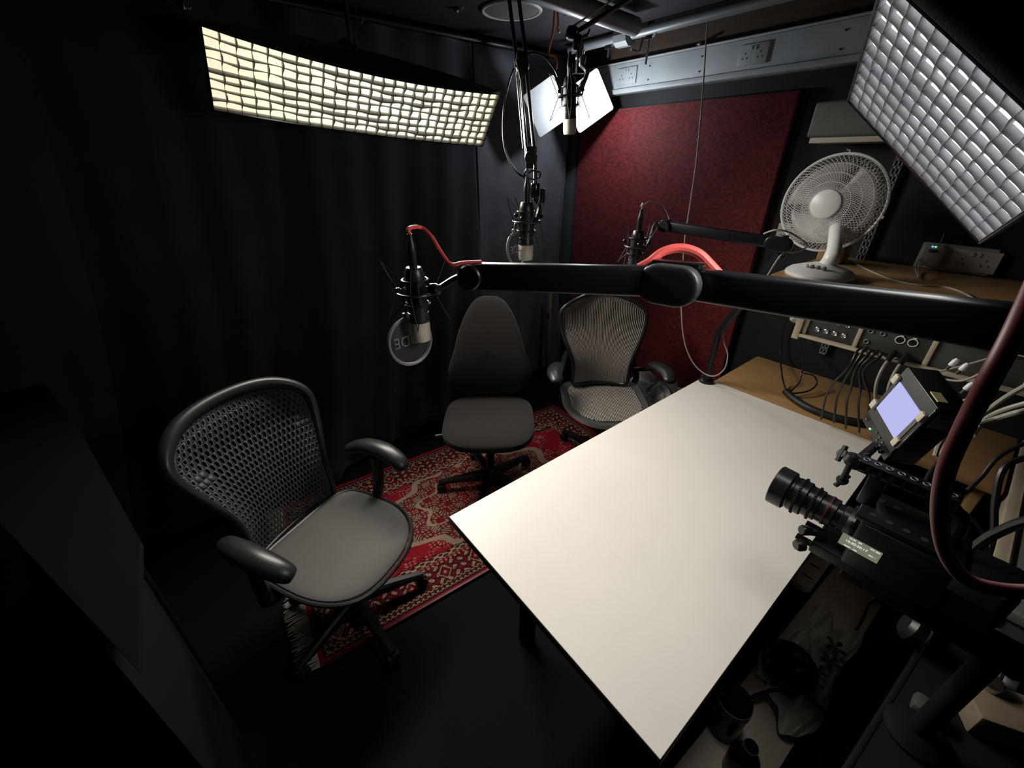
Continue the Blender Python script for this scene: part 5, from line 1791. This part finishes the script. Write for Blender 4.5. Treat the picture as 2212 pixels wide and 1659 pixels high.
# ================================================================== LOWER RIGHT: LOW CUPBOARD, BENCH, CASE
cp = thing('low_cupboard', 'low cupboard with a pale wooden top beside the table', 'cupboard', (0.03, 1.25, 0))
CPM = T(0.020, 1.22, 0) @ RZ(math.radians(-3))
MB().box((0, 0, 0.287), (0.17, 1.40, 0.026), CPM, 0.002).build('top_board', 'pale_top', cp, world=True)
MB().box((0, 0, 0.137), (0.16, 1.36, 0.274), CPM, 0.002).build('carcass', 'black_satin', cp, world=True)
PT = 0.30


def onp(x, y, dz=0.0):
    return PZ(x, y, PT + dz)


# power strip hung under the table edge
ps = thing('power_strip', 'white power strip with two dark slots beneath the table edge', 'power strip', onp(1765, 1225, 0.0))
psm = axes((0.02, 1, 0), (-1, 0.02, 0), (0, 0, 1), onp(1752, 1238, 0.002))
MB().prism(stadium(0.24, 0.062, 8), 0.024, psm).build('body', 'white_plastic', ps, world=True)
for k in (-0.055, 0.02):
    MB().box((k, 0.0, 0.0245), (0.006, 0.034, 0.003), psm, 0.001).build('slot', 'sock_dark', ps, world=True)
MB().box((0.105, 0.0, 0.02), (0.012, 0.018, 0.018), psm, 0.003).build('switch', 'black_gloss', ps, world=True)

# printed plastic bag with a dark ball and a white adapter on it
pbg = thing('plastic_bag', 'crumpled pale plastic bag with dark print on the low cupboard', 'bag', onp(1740, 1450))
c_ = onp(1745, 1450)


def sheet(u, v):
    x = (u - 0.5) * 0.26 + 0.02 * math.sin(v * 9)
    y = (v - 0.5) * 0.46 + 0.03 * math.sin(u * 7)
    z = 0.012 + 0.030 * abs(math.sin(u * 5 + v * 7)) + 0.020 * math.sin(u * 11 - v * 6) ** 2 + 0.05 * math.exp(-((u - 0.4) ** 2 + (v - 0.5) ** 2) * 12)
    return (x * 0.55, y, z)


MB().grid(sheet, 26, 36).build('film', 'plastic_bag', pbg, solid=0.001, smooth=False)
for k, (x_, y_, s_) in enumerate(((0.03, 0.09, 0.028), (0.035, 0.03, 0.024), (0.02, -0.03, 0.022))):
    b = MB()
    for j in range(5):
        a = j * 1.256
        b.prism([(x_, y_), (x_ + s_ * math.cos(a - 0.3), y_ + s_ * math.sin(a - 0.3)), (x_ + s_ * 1.25 * math.cos(a), y_ + s_ * 1.25 * math.sin(a)), (x_ + s_ * math.cos(a + 0.3), y_ + s_ * math.sin(a + 0.3))], 0.001, z0=0.078)
    b.build('print', 'black_satin', pbg)
bp0 = onp(1705, 1440, 0.09)
bl = thing('round_case', 'shiny black rounded case lying on the plastic bag', 'case', bp0)
MB().lathe([(0.0, -0.055), (0.04, -0.050), (0.066, -0.025), (0.072, 0.0), (0.066, 0.028), (0.045, 0.050), (0.0, 0.062)], Matrix.Rotation(0.4, 4, 'X'), 28).build('shell', 'black_gloss', bl)
MB().ring(0.0725, 0.002, Matrix.Rotation(0.4, 4, 'X'), 32, 6).build('seam', 'black_rubber', bl)
ad = thing('power_adapter', 'white power adapter block under the table edge', 'adapter', onp(1660, 1440, 0.03))
MB().box((0, 0, 0.0), (0.055, 0.085, 0.045), RZ(0.3), 0.010, 3).build('body', 'white_plastic', ad)
for s in (-1, 1):
    MB().box((s * 0.010, 0.055, 0.01), (0.005, 0.030, 0.008), RZ(0.3), 0.001).build('pin', 'steel', ad)
# cylinder standing at the near end
cyp = onp(1560, 1570, 0.0)
cy = thing('metal_cylinder', 'dark cylinder with grey ribbed collar at the near table corner', 'canister', cyp)
MB().lathe([(0.0, 0.0), (0.040, 0.0), (0.042, 0.01), (0.042, 0.16), (0.036, 0.17), (0.0, 0.17)], None, 28).build('body', 'black_gloss', cy)
cl = MB()
for k in range(4):
    cl.ring(0.0425, 0.0022, T(0, 0, 0.12 + 0.009 * k), 30, 6)
cl.build('collar', 'grey_metal', cy)
bt2 = thing('spray_bottle', 'dark bottle with pale ribbed neck at the bottom edge of the picture', 'bottle', onp(1590, 1665, -0.0))
MB().lathe([(0.0, 0.0), (0.034, 0.0), (0.036, 0.012), (0.036, 0.09), (0.022, 0.115), (0.016, 0.12), (0.016, 0.15), (0.0, 0.15)], None, 24).build('body', 'black_gloss', bt2)
nk = MB()
for k in range(4):
    nk.ring(0.0165, 0.0022, T(0, 0, 0.122 + 0.007 * k), 22, 6)
nk.build('neck_ribs', 'mid_grey', bt2)
for pts, r, lb in (
        ([onp(1600, 1520, 0.03), onp(1640, 1500, 0.05), onp(1690, 1490, 0.06), onp(1750, 1510, 0.05), onp(1790, 1550, 0.03), onp(1810, 1600, 0.01)], 0.0055, 'thick black cable arching over the plastic bag'),
        ([onp(1680, 1530, 0.03), onp(1720, 1550, 0.02), onp(1755, 1590, 0.01), onp(1770, 1640, 0.01), onp(1772, 1690, 0.01)], 0.0045, 'black cable curving down the pale cupboard top'),
        ([onp(1755, 1470, 0.07), onp(1780, 1490, 0.05), onp(1795, 1530, 0.02), onp(1800, 1570, 0.01)], 0.003, 'thin twisted black cable at the plastic bag edge'),
        ([onp(1850, 1360, 0.01), onp(1868, 1330, 0.01), onp(1878, 1305, 0.02), onp(1900, 1292, 0.02)], 0.004, 'short black cable with a plug on the pale cupboard top'),
        ([onp(1800, 1400, 0.01), onp(1825, 1430, 0.01), onp(1845, 1470, 0.01)], 0.0035, 'thin black cable beside the case edge')):
    cable('floor_cable', lb, pts, r, 'black_cable', 'black cables on the low cupboard')
ip = thing('inline_plug', 'black inline plug on the pale cupboard top', 'plug', onp(1908, 1292, 0.02))
MB().lathe([(0.0, -0.03), (0.006, -0.028), (0.010, -0.015), (0.010, 0.012), (0.007, 0.03), (0.0, 0.03)], basis((0.4, 1, 0.1)), 14).build('shell', 'black_plastic', ip)
MB().tube([(0.010, 0.028, 0.003), (0.025, 0.06, 0.0)], 0.004, 8).build('lead', 'black_cable', ip)

# black flight case beside the cupboard, with headphones and a box on it
fc = thing('flight_case', 'large black equipment case filling the lower right corner', 'case', (0.49, 1.0, 0))
fcm = RZ(math.radians(-5.6))
MB().box((0.155, 0.05, 0.30), (0.66, 0.86, 0.60), T(0.345, 0.93, 0) @ fcm, 0.012).build('body', 'deep_black', fc, world=True)
MB().box((0.155, 0.05, 0.607), (0.665, 0.865, 0.012), T(0.345, 0.93, 0) @ fcm, 0.003).build('lid', 'deep_black', fc, world=True)
MB().box((-0.172, 0.05, 0.60), (0.012, 0.865, 0.030), T(0.345, 0.93, 0) @ fcm, 0.003).build('edge_profile', 'black_metal', fc, world=True)
HZ = 0.614
hp = thing('headphones', 'black over-ear headphones lying on the equipment case', 'headphones', PZ(2060, 1420, HZ))
pts = [(0.095 * math.cos(a), 0.11 * math.sin(a), 0.03) for a in np.linspace(-0.2, PI + 0.2, 16)]
MB().tube(pts, 0.011, 10, flat=1.5).build('headband', 'black_rubber', hp)
for s in (-1, 1):
    MB().lathe([(0.0, -0.02), (0.036, -0.02), (0.042, -0.008), (0.042, 0.010), (0.030, 0.022), (0.0, 0.024)], basis((s, -0.15, 0.25), loc=(s * 0.090, -0.03, 0.042)), 24).build('ear_cup', 'black_plastic', hp)
    MB().ring(0.030, 0.010, basis((s, -0.15, 0.25), loc=(s * 0.072, -0.028, 0.040)), 24, 8).build('ear_pad', 'black_rubber', hp)
bb_ = thing('storage_tin', 'beige box with a shiny rim at the lower right corner', 'box', PZ(2140, 1560, HZ))
MB().box((0, 0, 0.035), (0.13, 0.10, 0.07), RZ(0.5), 0.008).build('body', 'box_tan', bb_)
MB().lathe([(0.020, 0.07), (0.024, 0.07), (0.024, 0.085), (0.018, 0.092), (0.0, 0.092)], T(-0.035, 0.03, 0), 20).build('lid', 'steel', bb_)
tag(MB().box(tuple(PZ(2000, 1530, HZ + 0.015)), (0.05, 0.05, 0.03), bev=0.01).build('box', 'dark_grey'), 'small grey block on the equipment case left of the beige box', 'box')
# bench along the right with a pale edge
bn = thing('bench', 'grey topped workbench with a pale front edge at the right', 'bench', (0.75, 1.9, 0))
MB().box((0.78, 2.0, 0.715), (1.0, 1.14, 0.028), bev=0.002).build('bench_top', 'mid_grey', bn, world=True)
MB().box((0.272, 2.0, 0.700), (0.030, 1.14, 0.062), bev=0.002).build('front_edge', 'pale_wood', bn, world=True)
MB().box((0.289, 2.0, 0.7325), (0.006, 1.14, 0.006), bev=0.001).build('edge_strip', 'steel', bn, world=True)
for yy in (1.47, 2.52):
    MB().box((0.34, yy, 0.345), (0.05, 0.05, 0.69), bev=0.003).build('leg', 'grey_metal', bn, world=True)
# grey storage box between desk and bench
gb = thing('storage_box', 'grey lidded storage box between the camera and the bench', 'storage box', (0.20, 1.86, 0))
MB().box((0.20, 1.84, 0.22), (0.10, 0.38, 0.44), bev=0.01).build('body', 'mid_grey', gb, world=True)
MB().box((0.20, 1.84, 0.45), (0.112, 0.39, 0.024), bev=0.006).build('lid', 'mid_grey', gb, world=True)
cdp = PZ(2105, 1288, HZ + 0.06)
cs = thing('equipment_pouch', 'grey pouch with a pale round mark on the equipment case', 'pouch', PZ(2105, 1310, HZ))
pad(superellipse(0.075, 0.055, 4, 32), 0.03, 0.03, 4, 6, None, T(0, 0, 0.034)).build('body', 'dark_grey', cs)
MB().ring(0.024, 0.0022, T(0, 0, 0.0655) @ Matrix.Scale(1.5, 4, (1, 0, 0)), 30, 6).build('round_mark', 'mid_grey', cs)
MB().ring(0.016, 0.0015, T(0, 0, 0.0655) @ Matrix.Scale(1.5, 4, (1, 0, 0)), 30, 6).build('round_mark', 'mid_grey', cs)
